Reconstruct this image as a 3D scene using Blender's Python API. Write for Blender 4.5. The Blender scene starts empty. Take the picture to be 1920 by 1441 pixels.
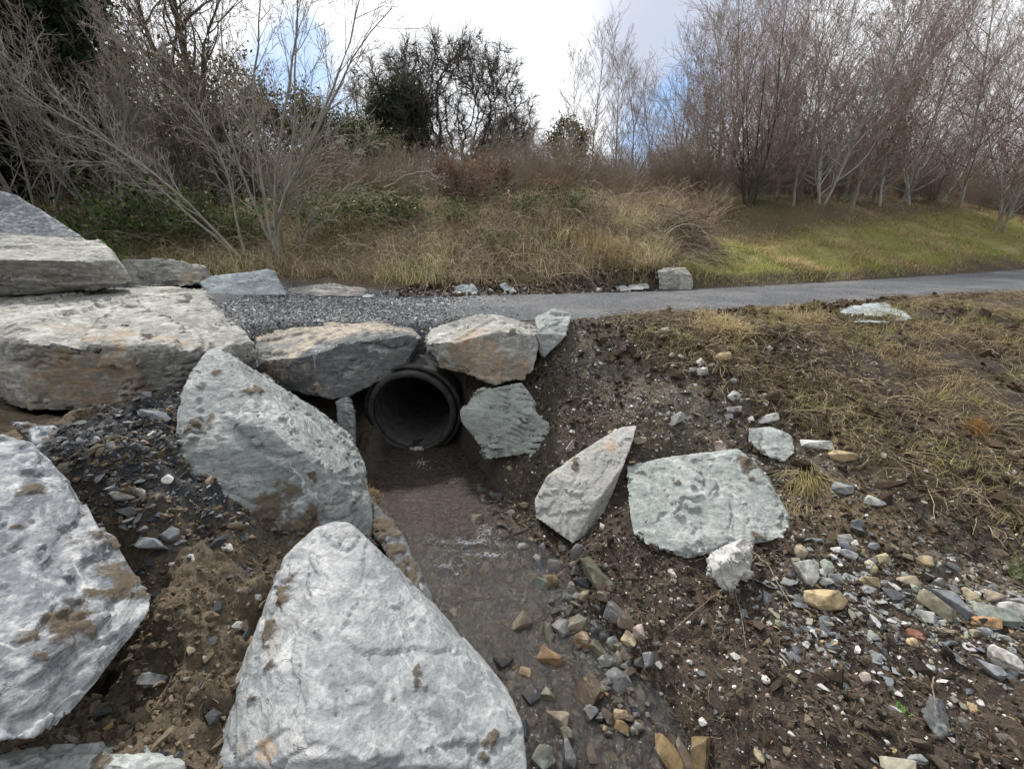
import bpy, bmesh, math, random
import numpy as np
from mathutils import Vector, Matrix

# ------------------------------------------------------------------ camera
C = bpy.context.scene
COL = C.collection
R = math.radians
PITCH, FPX, CZ = R(18.6), 800.0, 1.0          # metres; the asphalt path is z = 0
CP, SP = math.cos(PITCH), math.sin(PITCH)
cam_d = bpy.data.cameras.new('camera'); cam = bpy.data.objects.new('camera', cam_d); COL.objects.link(cam)
cam.location = (0, 0, CZ); cam.rotation_euler = (math.pi / 2 - PITCH, 0, 0)
cam_d.sensor_width = 36; cam_d.lens = 36 * FPX / 1920; cam_d.clip_start = 0.05; cam_d.clip_end = 2000
C.camera = cam

def ray(px, py):
    u, v = px - 960.0, py - 720.5
    return np.array([u, -v * SP + FPX * CP, -v * CP - FPX * SP])
def P(px, py, Y):
    d = ray(px, py); return np.array([0, 0, CZ]) + d * (Y / d[1])

# ------------------------------------------------------------------ sun, sky, exposure
SUN_EL, SUN_AZ = R(50), R(-28)                 # azimuth from +Y towards +X
sd = bpy.data.lights.new('sun', 'SUN'); sd.energy = 3.0; sd.angle = R(4); sd.color = (1, .965, .91)
so = bpy.data.objects.new('sun', sd); COL.objects.link(so)
sun_dir = Vector((math.sin(SUN_AZ) * math.cos(SUN_EL), math.cos(SUN_AZ) * math.cos(SUN_EL), math.sin(SUN_EL)))
so.rotation_euler = sun_dir.to_track_quat('Z', 'Y').to_euler(); so.location = (0, 0, 30)
C.view_settings.view_transform = 'Standard'; C.view_settings.look = 'None'
C.view_settings.exposure = 0.6; C.view_settings.gamma = 1.0
C.render.engine = 'CYCLES'; C.cycles.use_denoising = True; C.cycles.max_bounces = 8
C.cycles.transparent_max_bounces = 16

class NT:
    """small helper for node trees"""
    def __init__(s, tree): s.t = tree; s.n = tree.nodes; s.l = tree.links
    def new(s, typ, **kw):
        n = s.n.new(typ)
        for k, v in kw.items():
            if hasattr(n, k): setattr(n, k, v)
        return n
    def set(s, sock, v):
        if hasattr(v, 'is_linked') or isinstance(v, bpy.types.NodeSocket): s.l.new(v, sock)
        elif isinstance(v, (tuple, list)) and len(v) == 3 and sock.type == 'RGBA': sock.default_value = (*v, 1)
        else: sock.default_value = v
    def math(s, op, a, b=0.0, c=0.0, clamp=False):
        n = s.new('ShaderNodeMath', operation=op, use_clamp=clamp); s.set(n.inputs[0], a); s.set(n.inputs[1], b); s.set(n.inputs[2], c); return n.outputs[0]
    def vmath(s, op, a, b=(0, 0, 0), out=0, scale=None):
        n = s.new('ShaderNodeVectorMath', operation=op); s.set(n.inputs[0], a); s.set(n.inputs[1], b)
        if scale is not None: s.set(n.inputs['Scale'], scale)
        return n.outputs[out]
    def mix(s, f, a, b, blend='MIX'):
        n = s.new('ShaderNodeMix', data_type='RGBA', blend_type=blend); s.set(n.inputs[0], f); s.set(n.inputs[6], a); s.set(n.inputs[7], b); return n.outputs[2]
    def noise(s, vec, scale, detail=4, rough=.55, dist=0.0, out=0):
        n = s.new('ShaderNodeTexNoise'); s.l.new(vec, n.inputs['Vector'])
        n.inputs['Scale'].default_value = scale; n.inputs['Detail'].default_value = detail
        n.inputs['Roughness'].default_value = rough; n.inputs['Distortion'].default_value = dist
        return n.outputs[out]
    def step(s, x, a, b, lo=0.0, hi=1.0):
        n = s.new('ShaderNodeMapRange', interpolation_type='SMOOTHSTEP'); s.set(n.inputs['Value'], x)
        s.set(n.inputs['From Min'], a); s.set(n.inputs['From Max'], b); s.set(n.inputs['To Min'], lo); s.set(n.inputs['To Max'], hi)
        return n.outputs['Result']
    def ramp(s, x, stops):
        n = s.new('ShaderNodeValToRGB'); s.set(n.inputs[0], x); e = n.color_ramp.elements
        while len(e) < len(stops): e.new(.5)
        for k, (p, c) in enumerate(stops): e[k].position = p; e[k].color = (*c, 1)
        return n.outputs[0]
    def bump(s, h, strength=.5, dist=.02, nrm=None):
        n = s.new('ShaderNodeBump'); s.set(n.inputs['Height'], h); n.inputs['Strength'].default_value = strength; n.inputs['Distance'].default_value = dist
        if nrm is not None: s.l.new(nrm, n.inputs['Normal'])
        return n.outputs[0]
    def attr(s, name, out='Fac'):
        n = s.new('ShaderNodeAttribute'); n.attribute_name = name; return n.outputs[out]

# world: Nishita sky with procedural clouds in front of it
W = bpy.data.worlds.new('World'); C.world = W; W.use_nodes = True
w = NT(W.node_tree); w.n.clear()
sky = w.new('ShaderNodeTexSky', sky_type='NISHITA'); sky.sun_disc = False
sky.sun_elevation = SUN_EL; sky.sun_rotation = SUN_AZ; sky.air_density = 1.2; sky.dust_density = 1.5
gen = w.new('ShaderNodeTexCoord').outputs['Generated']
gdir = w.vmath('NORMALIZE', gen)
def blob(px, py, deg0, deg1, amt):             # soft disc of directions
    d = ray(px, py); d = d / np.linalg.norm(d)
    dt = w.vmath('DOT_PRODUCT', gdir, tuple(d), out=1)
    return w.step(dt, math.cos(R(deg1)), math.cos(R(deg0)), 0, amt)
sc = w.vmath('MULTIPLY', gdir, (1, 1, 2.0))
n1 = w.noise(sc, 2.2, 8, .55, .3); n2 = w.noise(sc, 5.5, 7, .6, .4)
cl = w.math('ADD', w.math('MULTIPLY', n1, .75), w.math('MULTIPLY', n2, .3))
cl = w.math('ADD', cl, .16)
for b in (blob(830, 60, 3, 26, .35), blob(330, 60, 4, 22, .15), blob(1800, 60, 4, 26, .16)): cl = w.math('ADD', cl, b)
for b in (blob(590, 165, 0, 10, .62), blob(1235, 205, 1, 10, .22), blob(1480, 170, 1, 9, .06)): cl = w.math('SUBTRACT', cl, b)
mask = w.step(cl, .46, .66)
shade = w.math('ADD', w.math('MULTIPLY', n2, .55), blob(1270, 20, 3, 15, .55))
shade = w.math('SUBTRACT', shade, blob(860, 110, 4, 22, .4))
ccol = w.mix(w.step(shade, .22, .75), (8.2, 8.4, 8.7), (4.0, 4.35, 5.2))
lowsky = w.mix(.55, sky.outputs[0], (1.9, 3.7, 7.2))
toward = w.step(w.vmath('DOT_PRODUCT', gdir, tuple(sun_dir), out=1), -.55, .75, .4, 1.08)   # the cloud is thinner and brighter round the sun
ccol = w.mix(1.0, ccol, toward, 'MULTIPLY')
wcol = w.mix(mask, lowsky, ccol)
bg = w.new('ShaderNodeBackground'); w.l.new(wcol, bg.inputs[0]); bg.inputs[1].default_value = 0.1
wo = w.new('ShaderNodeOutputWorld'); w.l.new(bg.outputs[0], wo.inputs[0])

# ------------------------------------------------------------------ numpy helpers
def hash3(ix, iy, iz, seed):
    h = (ix.astype(np.int64) * 374761393 + iy.astype(np.int64) * 668265263 + iz.astype(np.int64) * 2147483647 + seed * 974634777) & 0xFFFFFFFF
    h = ((h ^ (h >> 13)) * 1274126177) & 0xFFFFFFFF
    h = ((h ^ (h >> 16)) * 2246822519) & 0xFFFFFFFF
    return ((h ^ (h >> 15)) & 0xFFFFFF) / float(0xFFFFFF)
def vnoise(p, seed=0):                          # value noise in [-1, 1]
    i = np.floor(p).astype(np.int64); f = p - i; f = f * f * f * (f * (f * 6 - 15) + 10)
    out = 0
    for dx in (0, 1):
        wx = f[:, 0] if dx else 1 - f[:, 0]
        for dy in (0, 1):
            wy = f[:, 1] if dy else 1 - f[:, 1]
            for dz in (0, 1):
                wz = f[:, 2] if dz else 1 - f[:, 2]
                out = out + wx * wy * wz * hash3(i[:, 0] + dx, i[:, 1] + dy, i[:, 2] + dz, seed)
    return out * 2 - 1
def fbm(p, octv=4, seed=0, gain=.5, ridge=False):
    a, s, out = 1.0, 0.0, 0
    for k in range(octv):
        n = vnoise(p * (2.03 ** k) + 17.3 * k, seed + k)
        if ridge: n = 1 - 2 * np.abs(n)
        out = out + a * n; s += a; a *= gain
    return out / s
def fb2(x, y, sc, octv=4, seed=0, ridge=False):
    return fbm(np.stack([x * sc, y * sc, np.full_like(x, .37)], 1), octv, seed, .5, ridge)
def sstep(a, b, x):
    t = np.clip((x - a) / (b - a), 0, 1); return t * t * (3 - 2 * t)

def mesh_np(name, V, F, mat, smooth=True, attrs=None, cols=None):
    """V (n,3), F (m,k) all of one size; returns mesh"""
    me = bpy.data.meshes.new(name)
    V = np.asarray(V, np.float32); F = np.asarray(F, np.int32); m, k = F.shape
    me.vertices.add(len(V)); me.vertices.foreach_set('co', V.ravel())
    me.loops.add(m * k); me.loops.foreach_set('vertex_index', F.ravel())
    me.polygons.add(m); me.polygons.foreach_set('loop_start', np.arange(0, m * k, k, dtype=np.int32))
    me.polygons.foreach_set('loop_total', np.full(m, k, np.int32))
    me.polygons.foreach_set('use_smooth', np.full(m, smooth, bool))
    me.update(calc_edges=True); me.validate()
    for nm, a in (attrs or {}).items():
        at = me.attributes.new(nm, 'FLOAT', 'POINT'); at.data.foreach_set('value', np.asarray(a, np.float32))
    for nm, a in (cols or {}).items():
        at = me.color_attributes.new(nm, 'FLOAT_COLOR', 'POINT')
        at.data.foreach_set('color', np.concatenate([a, np.ones((len(a), 1))], 1).astype(np.float32).ravel())
    me.materials.append(mat)
    return me
def link(name, me, parent=None, loc=None):
    o = bpy.data.objects.new(name, me); COL.objects.link(o)
    if parent: o.parent = parent
    if loc is not None: o.location = loc
    return o
def tag(o, label=None, cat=None, group=None, kind=None):
    for k, v in (('label', label), ('category', cat), ('group', group), ('kind', kind)):
        if v: o[k] = v
    return o
def empty(name, loc, label, cat, group=None):
    o = bpy.data.objects.new(name, None); COL.objects.link(o); o.location = loc; return tag(o, label, cat, group)
def copy_tree(o, loc, rz, sc, label=None):
    c = o.copy(); COL.objects.link(c); c.location = loc; c.rotation_euler = (0, 0, rz); c.scale = (sc, sc, sc)
    if label: c['label'] = label
    for ch in list(o.children):
        d = ch.copy(); COL.objects.link(d); d.parent = c
    return c

# ------------------------------------------------------------------ materials
def material(name):
    m = bpy.data.materials.new(name); m.use_nodes = True; t = NT(m.node_tree); t.n.clear()
    out = t.new('ShaderNodeOutputMaterial'); b = t.new('ShaderNodeBsdfPrincipled'); t.l.new(b.outputs[0], out.inputs[0])
    b.inputs['Roughness'].default_value = .85; b.inputs['Specular IOR Level'].default_value = .3
    return m, t, b
MUD = (.135, .106, .072)
def rock_mat(name, c0, c1, c2, white=(.62, .63, .62), wamt=.5, vein=.5, fol=(.4, .2, 0), fsc=7.0, rough=.8, mudc=MUD, rustc=(.27, .18, .1), stain=.15):
    m, t, b = material(name)
    co = t.new('ShaderNodeTexCoord').outputs['Object']
    warp = t.vmath('SUBTRACT', t.noise(co, 2.4, 3, out=1), (.5, .5, .5))
    pw = t.vmath('ADD', co, t.vmath('SCALE', warp, scale=.1))
    mp = t.new('ShaderNodeMapping'); t.l.new(pw, mp.inputs[0]); mp.inputs['Rotation'].default_value = fol; mp.inputs['Scale'].default_value = (1.3, 1.8, fsc)
    streak = t.noise(mp.outputs[0], 2.2, 9, .68)
    patch = t.noise(pw, 2.3, 7, .6)
    grain = t.noise(co, 60, 6, .7); mid = t.noise(co, 17, 6, .65)
    base = t.ramp(t.math('ADD', t.math('MULTIPLY', patch, .6), t.math('MULTIPLY', streak, .45)), ((.34, c0), (.52, c1), (.72, c2)))
    wm = t.math('MULTIPLY', t.step(streak, .5, .68), t.step(patch, .38, .62))
    base = t.mix(t.math('MULTIPLY', wm, wamt), base, white)
    fw = t.math('MULTIPLY', t.step(mid, .5, .66), wamt * .55)
    base = t.mix(fw, base, white)
    lines = t.noise(mp.outputs[0], 6.5, 7, .62, .4); base = t.mix(t.math('MULTIPLY', t.step(lines, .53, .66), .38), base, tuple(c * .55 for c in c0)); base = t.mix(t.math('MULTIPLY', t.step(lines, .47, .36), wamt * .5), base, white)
    v1 = t.math('ABSOLUTE', t.math('SUBTRACT', t.noise(pw, 1.7, 4, .55, .5), .5))
    v2 = t.math('ABSOLUTE', t.math('SUBTRACT', t.noise(mp.outputs[0], 1.3, 5, .6, .6), .5))
    vm = t.math('MAXIMUM', t.step(v1, .014, .002), t.math('MULTIPLY', t.step(v2, .02, .002), .7))
    vm = t.math('MULTIPLY', vm, t.step(t.noise(co, 3.1, 2), .42, .6))
    base = t.mix(t.math('MULTIPLY', vm, vein * .55), base, (.72, .72, .7))
    crack = t.math('ABSOLUTE', t.math('SUBTRACT', t.noise(mp.outputs[0], .8, 6, .62, .3), .5))
    crm = t.math('MULTIPLY', t.step(crack, .006, .001), t.step(t.noise(co, 2.2, 2), .56, .68))
    base = t.mix(t.math('MULTIPLY', crm, .4), base, (.03, .03, .03))
    st = t.step(t.noise(pw, 1.9, 6, .65), .56, .72)
    base = t.mix(t.math('MULTIPLY', st, stain), base, (.24, .17, .10))
    base = t.mix(1.0, base, t.ramp(grain, ((.25, (.6, .6, .6)), (.5, (1, 1, 1)), (.78, (1.25, 1.25, 1.25)))), 'MULTIPLY')
    fray = t.math('SUBTRACT', t.noise(co, 9, 7, .7), .5)
    rm = t.step(t.math('ADD', t.attr('rust'), t.math('MULTIPLY', fray, 1.3)), .35, .75)
    rcol = t.mix(t.step(mid, .3, .7), rustc, tuple(min(1, c * 1.25 + .06) for c in rustc))
    base = t.mix(t.math('MULTIPLY', t.math('MULTIPLY', rm, .8), t.step(t.noise(pw, 13, 7, .7), .38, .6, .15, 1)), base, rcol)
    mm = t.step(t.math('ADD', t.attr('mud'), t.math('MULTIPLY', fray, 2.0)), .42, .8)
    mcol = t.mix(t.noise(co, 40, 6, .75), tuple(c * .45 for c in mudc), tuple(c * 1.7 for c in mudc))
    mm = t.math('MULTIPLY', mm, t.step(t.noise(co, 75, 5, .7), .3, .5, .45, 1))
    base = t.mix(mm, base, mcol)
    t.l.new(base, b.inputs['Base Color'])
    t.set(b.inputs['Roughness'], t.math('ADD', rough - .12, t.math('MULTIPLY', mid, .25)))
    h = t.math('ADD', t.math('MULTIPLY', streak, .8), t.math('MULTIPLY', mid, .55))
    h = t.math('ADD', h, t.math('MULTIPLY', t.math('MULTIPLY', mm, t.noise(co, 30, 6, .8)), 1.6))
    h = t.math('SUBTRACT', h, t.math('MULTIPLY', crm, .7))
    ridge = t.math('ABSOLUTE', t.math('SUBTRACT', t.noise(mp.outputs[0], 3.5, 7, .6), .5)); h = t.math('ADD', h, t.math('MULTIPLY', ridge, .7))
    t.l.new(t.bump(grain, .4, .008, t.bump(h, .6, .028)), b.inputs['Normal'])
    return m
GREY = rock_mat('grey_schist', (.12, .135, .135), (.215, .235, .23), (.33, .345, .335), white=(.52, .54, .52), wamt=.5, vein=.7, fol=(.5, .4, .3))
PALE = rock_mat('pale_schist', (.15, .165, .175), (.25, .265, .272), (.37, .375, .37), white=(.58, .575, .56), wamt=.62, vein=.5, fol=(.3, 1.0, .6), fsc=8, stain=.42)
BLUE = rock_mat('banded_schist', (.075, .083, .1), (.165, .18, .2), (.31, .325, .335), white=(.6, .6, .59), wamt=.75, vein=.8, fol=(.9, .5, -.4), fsc=7)
GREEN = rock_mat('green_schist', (.16, .18, .17), (.255, .276, .262), (.365, .388, .37), white=(.57, .595, .57), wamt=.6, vein=.5, fol=(.25, .1, .2), fsc=5)
SAGE = rock_mat('sage_schist', (.16, .175, .155), (.25, .275, .25), (.36, .385, .35), white=(.5, .53, .48), wamt=.25, vein=.2, fol=(.5, .2, .5), stain=.05)
DARK = rock_mat('dark_schist', (.05, .052, .055), (.1, .105, .108), (.17, .175, .17), white=(.42, .42, .4), wamt=.22, vein=.55, fol=(.2, .1, .2), rustc=(.40, .33, .235))
BUFF = rock_mat('buff_schist', (.13, .13, .118), (.23, .228, .205), (.4, .385, .345), white=(.62, .595, .545), wamt=.7, vein=.35, fol=(.12, -.1, .1), fsc=9, stain=.4)
SLAB = rock_mat('sandy_slab', (.24, .24, .225), (.33, .325, .305), (.4, .385, .35), white=(.5, .47, .4), wamt=.2, vein=.1, fol=(1.1, .2, .3), fsc=3, stain=.25)
ICE = rock_mat('bluish_schist', (.19, .22, .235), (.3, .335, .35), (.42, .455, .465), white=(.62, .66, .67), wamt=.4, vein=.5, fol=(.2, .1, .2), stain=.03)

# stones take their colour from the object
def stone_material():
    m, t, b = material('stone')
    co = t.new('ShaderNodeTexCoord').outputs['Object']; oi = t.new('ShaderNodeObjectInfo')
    off = t.vmath('ADD', co, t.vmath('SCALE', (1, 1, 1), scale=t.math('MULTIPLY', oi.outputs['Random'], 50)))
    n = t.noise(off, 22, 7, .65); s = t.noise(t.vmath('MULTIPLY', off, (1, 1, 5)), 14, 7, .65)
    base = t.mix(1.0, oi.outputs['Color'], t.ramp(n, ((.3, (.5, .5, .5)), (.5, (1, 1, 1)), (.75, (1.45, 1.42, 1.35)))), 'MULTIPLY')
    base = t.mix(t.math('MULTIPLY', t.step(s, .54, .7), .3), base, (.55, .54, .5))
    base = t.mix(t.math('MULTIPLY', t.step(t.noise(off, 9, 6, .65), .5, .66), .75), base, (.09, .066, .045))
    t.l.new(base, b.inputs['Base Color']); t.set(b.inputs['Roughness'], t.math('SUBTRACT', .75, t.math('MULTIPLY', t.attr('wet'), .5)))
    t.l.new(t.bump(t.math('ADD', n, s), .6, .008), b.inputs['Normal'])
    return m
STONE = stone_material()
def vcol_material(name, rough=.85, bump=0.0, nscale=120, spec=.3, transl=0.0):
    m, t, b = material(name)
    co = t.new('ShaderNodeTexCoord').outputs['Object']
    n = t.noise(co, nscale, 4, .65)
    base = t.mix(1.0, t.attr('Col', 'Color'), t.ramp(n, ((.3, (.65, .65, .65)), (.5, (1, 1, 1)), (.75, (1.35, 1.35, 1.35)))), 'MULTIPLY')
    t.l.new(base, b.inputs['Base Color']); b.inputs['Roughness'].default_value = rough; b.inputs['Specular IOR Level'].default_value = spec
    if bump: t.l.new(t.bump(n, .6, bump), b.inputs['Normal'])
    if transl:
        tr = t.new('ShaderNodeBsdfTranslucent'); t.l.new(base, tr.inputs[0]); mx = t.new('ShaderNodeMixShader'); mx.inputs[0].default_value = transl
        out = [n_ for n_ in t.n if n_.type == 'OUTPUT_MATERIAL'][0]
        t.l.new(b.outputs[0], mx.inputs[1]); t.l.new(tr.outputs[0], mx.inputs[2]); t.l.new(mx.outputs[0], out.inputs[0])
    return m
GRAVEL = vcol_material('gravel_chips', .7, .004)
BLADE = vcol_material('grass_blades', .7, 0, 6, .25, .3)
FIBRE = vcol_material('roots_and_straw', .85, 0, 30, .2)
LEAF = vcol_material('leaves', .6, 0, 3, .22, .25)
def bark_mat(name, a, b_, scale=6, spots=None):
    m, t, b = material(name)
    co = t.new('ShaderNodeTexCoord').outputs['Object']
    n = t.noise(t.vmath('MULTIPLY', co, (1, 1, .35)), scale * 4, 6, .7); p = t.noise(co, scale * .35, 3)
    base = t.mix(t.step(n, .35, .65), a, b_)
    if spots: base = t.mix(t.math('MULTIPLY', t.step(p, .48, .66), .8), base, spots)
    t.l.new(base, b.inputs['Base Color']); t.l.new(t.bump(n, .6, .02), b.inputs['Normal'])
    return m
# ------------------------------------------------------------------ terrain
ctrl = [P(*a) for a in [
    # trough and banks on the left, among the boulders
    (250, 800, 2.8), (330, 750, 3.3), (200, 860, 2.35), (260, 950, 2.15), (330, 960, 2.2), (430, 990, 2.3), (530, 960, 2.6),
    (350, 1100, 1.85), (300, 1200, 1.6), (450, 1200, 1.72), (400, 1300, 1.42), (290, 1330, 1.35), (300, 1420, 1.12), (185, 1320, 1.62), (250, 1230, 1.74), (130, 1390, 1.45),
    (560, 1050, 2.3), (620, 1010, 2.6), (720, 1000, 2.9), (690, 880, 3.55), (765, 1090, 2.45), (650, 850, 4.1), (720, 940, 3.2),
    (700, 1200, 2.0), (600, 1400, 1.6), (0, 1100, 1.75), (-200, 900, 2.25), (100, 1250, 1.5), (100, 770, 3.55), (0, 740, 3.4), (-200, 720, 3.4), (300, 650, 5.0),
    (430, 600, 5.8), (450, 560, 7.0), (600, 560, 7.0), (250, 525, 8.5), (0, 505, 9.0), (-300, 500, 8.0), (-500, 640, 5.0),
    # right bank of the channel
    (1000, 640, 5.0), (1070, 625, 4.9), (1060, 700, 4.45), (1040, 740, 4.3), (1050, 830, 3.75), (960, 900, 3.58), (1000, 1000, 3.02), (990, 960, 3.28), (1030, 985, 3.14), (1055, 1012, 3.0), (1090, 1040, 2.66),
    (1150, 720, 4.35), (1250, 650, 4.7), (1250, 700, 4.35), (1250, 800, 3.7), (1400, 720, 4.15), (1400, 790, 3.75), (1550, 850, 3.3), (1700, 930, 2.85), (1850, 1060, 2.4),
    (1200, 860, 3.4), (1260, 900, 3.3), (1300, 950, 3.05), (1380, 920, 3.12), (1440, 960, 2.95), (1350, 1000, 2.78), (1460, 820, 3.62), (1290, 1050, 2.55), (1180, 1000, 2.75), (1150, 1120, 2.3), (1500, 1000, 2.62), (1600, 1000, 2.6),
    (1500, 1150, 2.05), (1350, 1120, 2.26), (1400, 1100, 2.3), (1700, 1130, 2.1), (1800, 1200, 1.85), (1300, 1200, 1.95), (1220, 1250, 1.84), (1500, 1400, 1.38), (1600, 1300, 1.6), (1850, 1400, 1.32), (1330, 1400, 1.45), (1400, 1300, 1.62),
    # rough field on the right
    (1350, 610, 5.45), (1450, 640, 4.95), (1600, 600, 6.0), (1600, 700, 4.6), (1700, 570, 6.9), (1800, 650, 5.3), (1900, 600, 6.4), (1900, 560, 7.8), (1900, 700, 4.7), (1750, 780, 3.85), (1900, 800, 3.65), (1900, 930, 2.95), (1950, 1060, 2.35),
    (2300, 700, 4.8), (2300, 1000, 2.6), (2300, 560, 8.0),
    # far side of the path
    (740, 535, 8.7), (1000, 528, 9.35), (1000, 470, 10.4), (1050, 390, 12.0), (900, 430, 11.4), (600, 500, 9.5), (600, 440, 11.0), (450, 510, 9.0), (300, 470, 10.0),
    (1150, 470, 10.6), (1200, 420, 12.2), (1300, 460, 11.8), (1350, 505, 10.9), (1400, 440, 14.8), (1540, 385, 18.0), (1700, 430, 18.0), (1700, 385, 21), (1800, 385, 23), (1900, 480, 18.0), (1800, 440, 19.5), (1700, 490, 14.8), (1550, 505, 12.2), (1920, 400, 26.0), (2200, 430, 32.0), (1250, 380, 15.5), (1400, 388, 17)]]
ctrl += [np.array(a, float) for a in [(0, 0, -1.05), (-2, -.2, -.75), (2, 0, -1.0), (.9, .5, -1.5), (0, -3, -1.0), (-4, -3, -.4), (4, -3, -.9), (-5, 2, .1), (6, 2, -.7),
    (-6, 12, 1.35), (-14, 10, 1.1), (-14, 17, 2.3), (-20, 5, 1.0), (1, 14.5, 2.1), (10, 26, 3.2), (18, 34, 3.6), (0, 20, 2.7), (-8, 20, 2.7),
    (30, 18, 0), (30, 24.5, .3), (40, 10, -.3), (20, 5, -.6), (0, 40, 3.3), (30, 48, 3.9), (-30, 40, 3.6), (0, 120, 4.0), (150, 100, 4), (-150, 100, 4), (-150, -20, 0), (150, -20, 0), (0, -20, -1), (0, 260, 5)]]
CT = np.array(ctrl)
def _phi(a, b):
    return np.sqrt(((a[:, None, :] - b[None]) ** 2).sum(2) + .02)
_A = _phi(CT[:, :2], CT[:, :2]) + np.eye(len(CT)) * .02
_n = len(CT); _M = np.zeros((_n + 1, _n + 1)); _M[:_n, :_n] = _A; _M[_n, :_n] = 1; _M[:_n, _n] = 1
_w = np.linalg.solve(_M, np.append(CT[:, 2], 0))
def rbf(x, y):
    q = np.stack([x, y], 1); out = np.empty(len(q))
    for k in range(0, len(q), 20000):
        out[k:k + 20000] = _phi(q[k:k + 20000], CT[:, :2]) @ _w[:_n] + _w[_n]
    return out
# stream: x, y, water level, half width
STREAM = np.array([(-1.05, 4.72, -1.285, .32), (-.98, 4.35, -1.29, .38), (-.88, 4.02, -1.295, .42), (-.75, 3.62, -1.30, .43), (-.61, 3.27, -1.305, .42), (-.46, 2.92, -1.31, .36),
    (-.38, 2.76, -1.35, .40), (-.14, 2.44, -1.38, .44), (.02, 2.05, -1.41, .40), (.28, 1.73, -1.43, .40), (.41, 1.48, -1.47, .39), (.5, 1.28, -1.5, .4), (.72, .7, -1.55, .42), (1.0, -.6, -1.6, .5), (1.2, -4, -1.7, .5)])
def stream_info(x, y):
    best = np.full(len(x), 1e9); wl = np.zeros(len(x)); hw = np.ones(len(x)); side = np.zeros(len(x))
    for a, b in zip(STREAM[:-1], STREAM[1:]):
        d = b[:2] - a[:2]; L2 = d @ d
        t = np.clip(((x - a[0]) * d[0] + (y - a[1]) * d[1]) / L2, 0, 1)
        ex, ey = x - a[0] - t * d[0], y - a[1] - t * d[1]; dd = np.hypot(ex, ey); m = dd < best
        best = np.where(m, dd, best); wl = np.where(m, a[2] + t * (b[2] - a[2]), wl); hw = np.where(m, a[3] + t * (b[3] - a[3]), hw)
        side = np.where(m, np.sign(d[0] * ey - d[1] * ex), side)
    return best, wl, hw, side
NEAR = np.array([(-9, 5.3), (-4, 5.5), (-1.5, 5.55), (.7, 5.62), (2.2, 6.0), (5.2, 7.05), (7.5, 7.9), (10.8, 9.1), (16, 11.6), (26, 17), (60, 38)])
FAR = np.array([(-9, 8.2), (-4, 8.1), (-2.1, 7.9), (-.4, 8.3), (1.6, 8.75), (3.1, 9.1), (7.0, 10.6), (11.4, 12.6), (18.8, 16.2), (30, 23), (60, 43)])
def path_edges(x): return np.interp(x, NEAR[:, 0], NEAR[:, 1]), np.interp(x, FAR[:, 0], FAR[:, 1])
def path_d(x, y):                                # signed distance-like: < 0 on the path
    n, f = path_edges(x); return np.maximum(n - y, y - f) * .9
PIPE = np.array([-1.137, 4.5, -.855]); PR = .43
def H(x, y, detail=True):
    x = np.asarray(x, float); y = np.asarray(y, float)
    z = rbf(x, y)
    pd = path_d(x, y); flat = sstep(.45, .0, pd) * sstep(-5.5, -3.0, x)
    z = z * (1 - flat) + .01 * flat * 0
    d, wl, hw, side = stream_info(x, y)
    near = sstep(7, 5, y) * sstep(-4, -3, x) * sstep(6, 4.5, x)
    if detail:
        rough = (1 - flat)
        left = sstep(.1, -.5, x) * near
        lump = fb2(x, y, 3.2, 4, 5, True) * .045 + fb2(x, y, 11, 4, 9) * .028 + fb2(x, y, 30, 3, 19, True) * .012
        far = fb2(x, y, .8, 4, 31) * .18 + fb2(x, y, 3.1, 3, 35) * .06
        z = z + rough * sstep(.8, 1.6, x) * sstep(.25, .8, y - np.interp(x, [.6, 1.2, 2.0, 2.6, 3.2, 4], [5.0, 4.35, 3.75, 3.0, 2.3, 1.8])) * sstep(9, 7, y) * sstep(0, .3, pd) * (y < path_edges(x)[0]) * (fb2(x, y, 2.3, 3, 38, True) * .06 + .02)
        z = z + rough * (near * lump * (1.15 + 1.1 * left) + (1 - near) * (far + .06 * fb2(x, y, 4.5, 3, 37, True) + .1 * sstep(3, 5, x) * fb2(x, y, 1.6, 3, 39, True)) * sstep(.2, 1.6, np.abs(pd)))
        z = z + flat * fb2(x, y, 9, 2, 3) * .004
    bed = wl - .07 + (fb2(x, y, 7, 3, 41) * .035 if detail else 0)
    wv = (fb2(x, y, 4.0, 3, 77) * .12 if detail else 0)
    k = sstep(0, .2 + .22 * np.clip(.5 + fb2(x, y, 2.3, 2, 78) + .3 * (side < 0), 0, 1), d - hw - .02 + wv) ; k = np.where(y > 4.2, sstep(.0, .16, d - hw), k)
    return bed * (1 - k) + np.maximum(z, wl - .02) * k
def H1(x, y): return float(H(np.array([x]), np.array([y]))[0])
def ground_at(px, py):                           # where the line of sight meets the ground
    d = ray(px, py); t = np.concatenate([np.arange(.0006, .012, .00001), np.arange(.012, .06, .0001)])
    X, Y, Z = d[0] * t, d[1] * t, CZ + d[2] * t
    h = Z - H(X, Y); i = int(np.argmax(h < 0)); return np.array([X[i], Y[i], Z[i]])

def axis(lo, a, b, hi, step, grow):
    mid = np.arange(a, b, step); up = [b]; s = step
    while up[-1] < hi: s *= grow; up.append(up[-1] + s)
    dn = [a - step]; s = step
    while dn[-1] > lo: s *= grow; dn.append(dn[-1] - s)
    return np.concatenate([dn[::-1], mid, up])
gx = axis(-260, -3.1, 3.6, 260, .016, 1.07); gy = axis(-60, .75, 5.0, 420, .016, 1.028)
GX, GY = np.meshgrid(gx, gy); fx, fy = GX.ravel(), GY.ravel(); fz = H(fx, fy)
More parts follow.
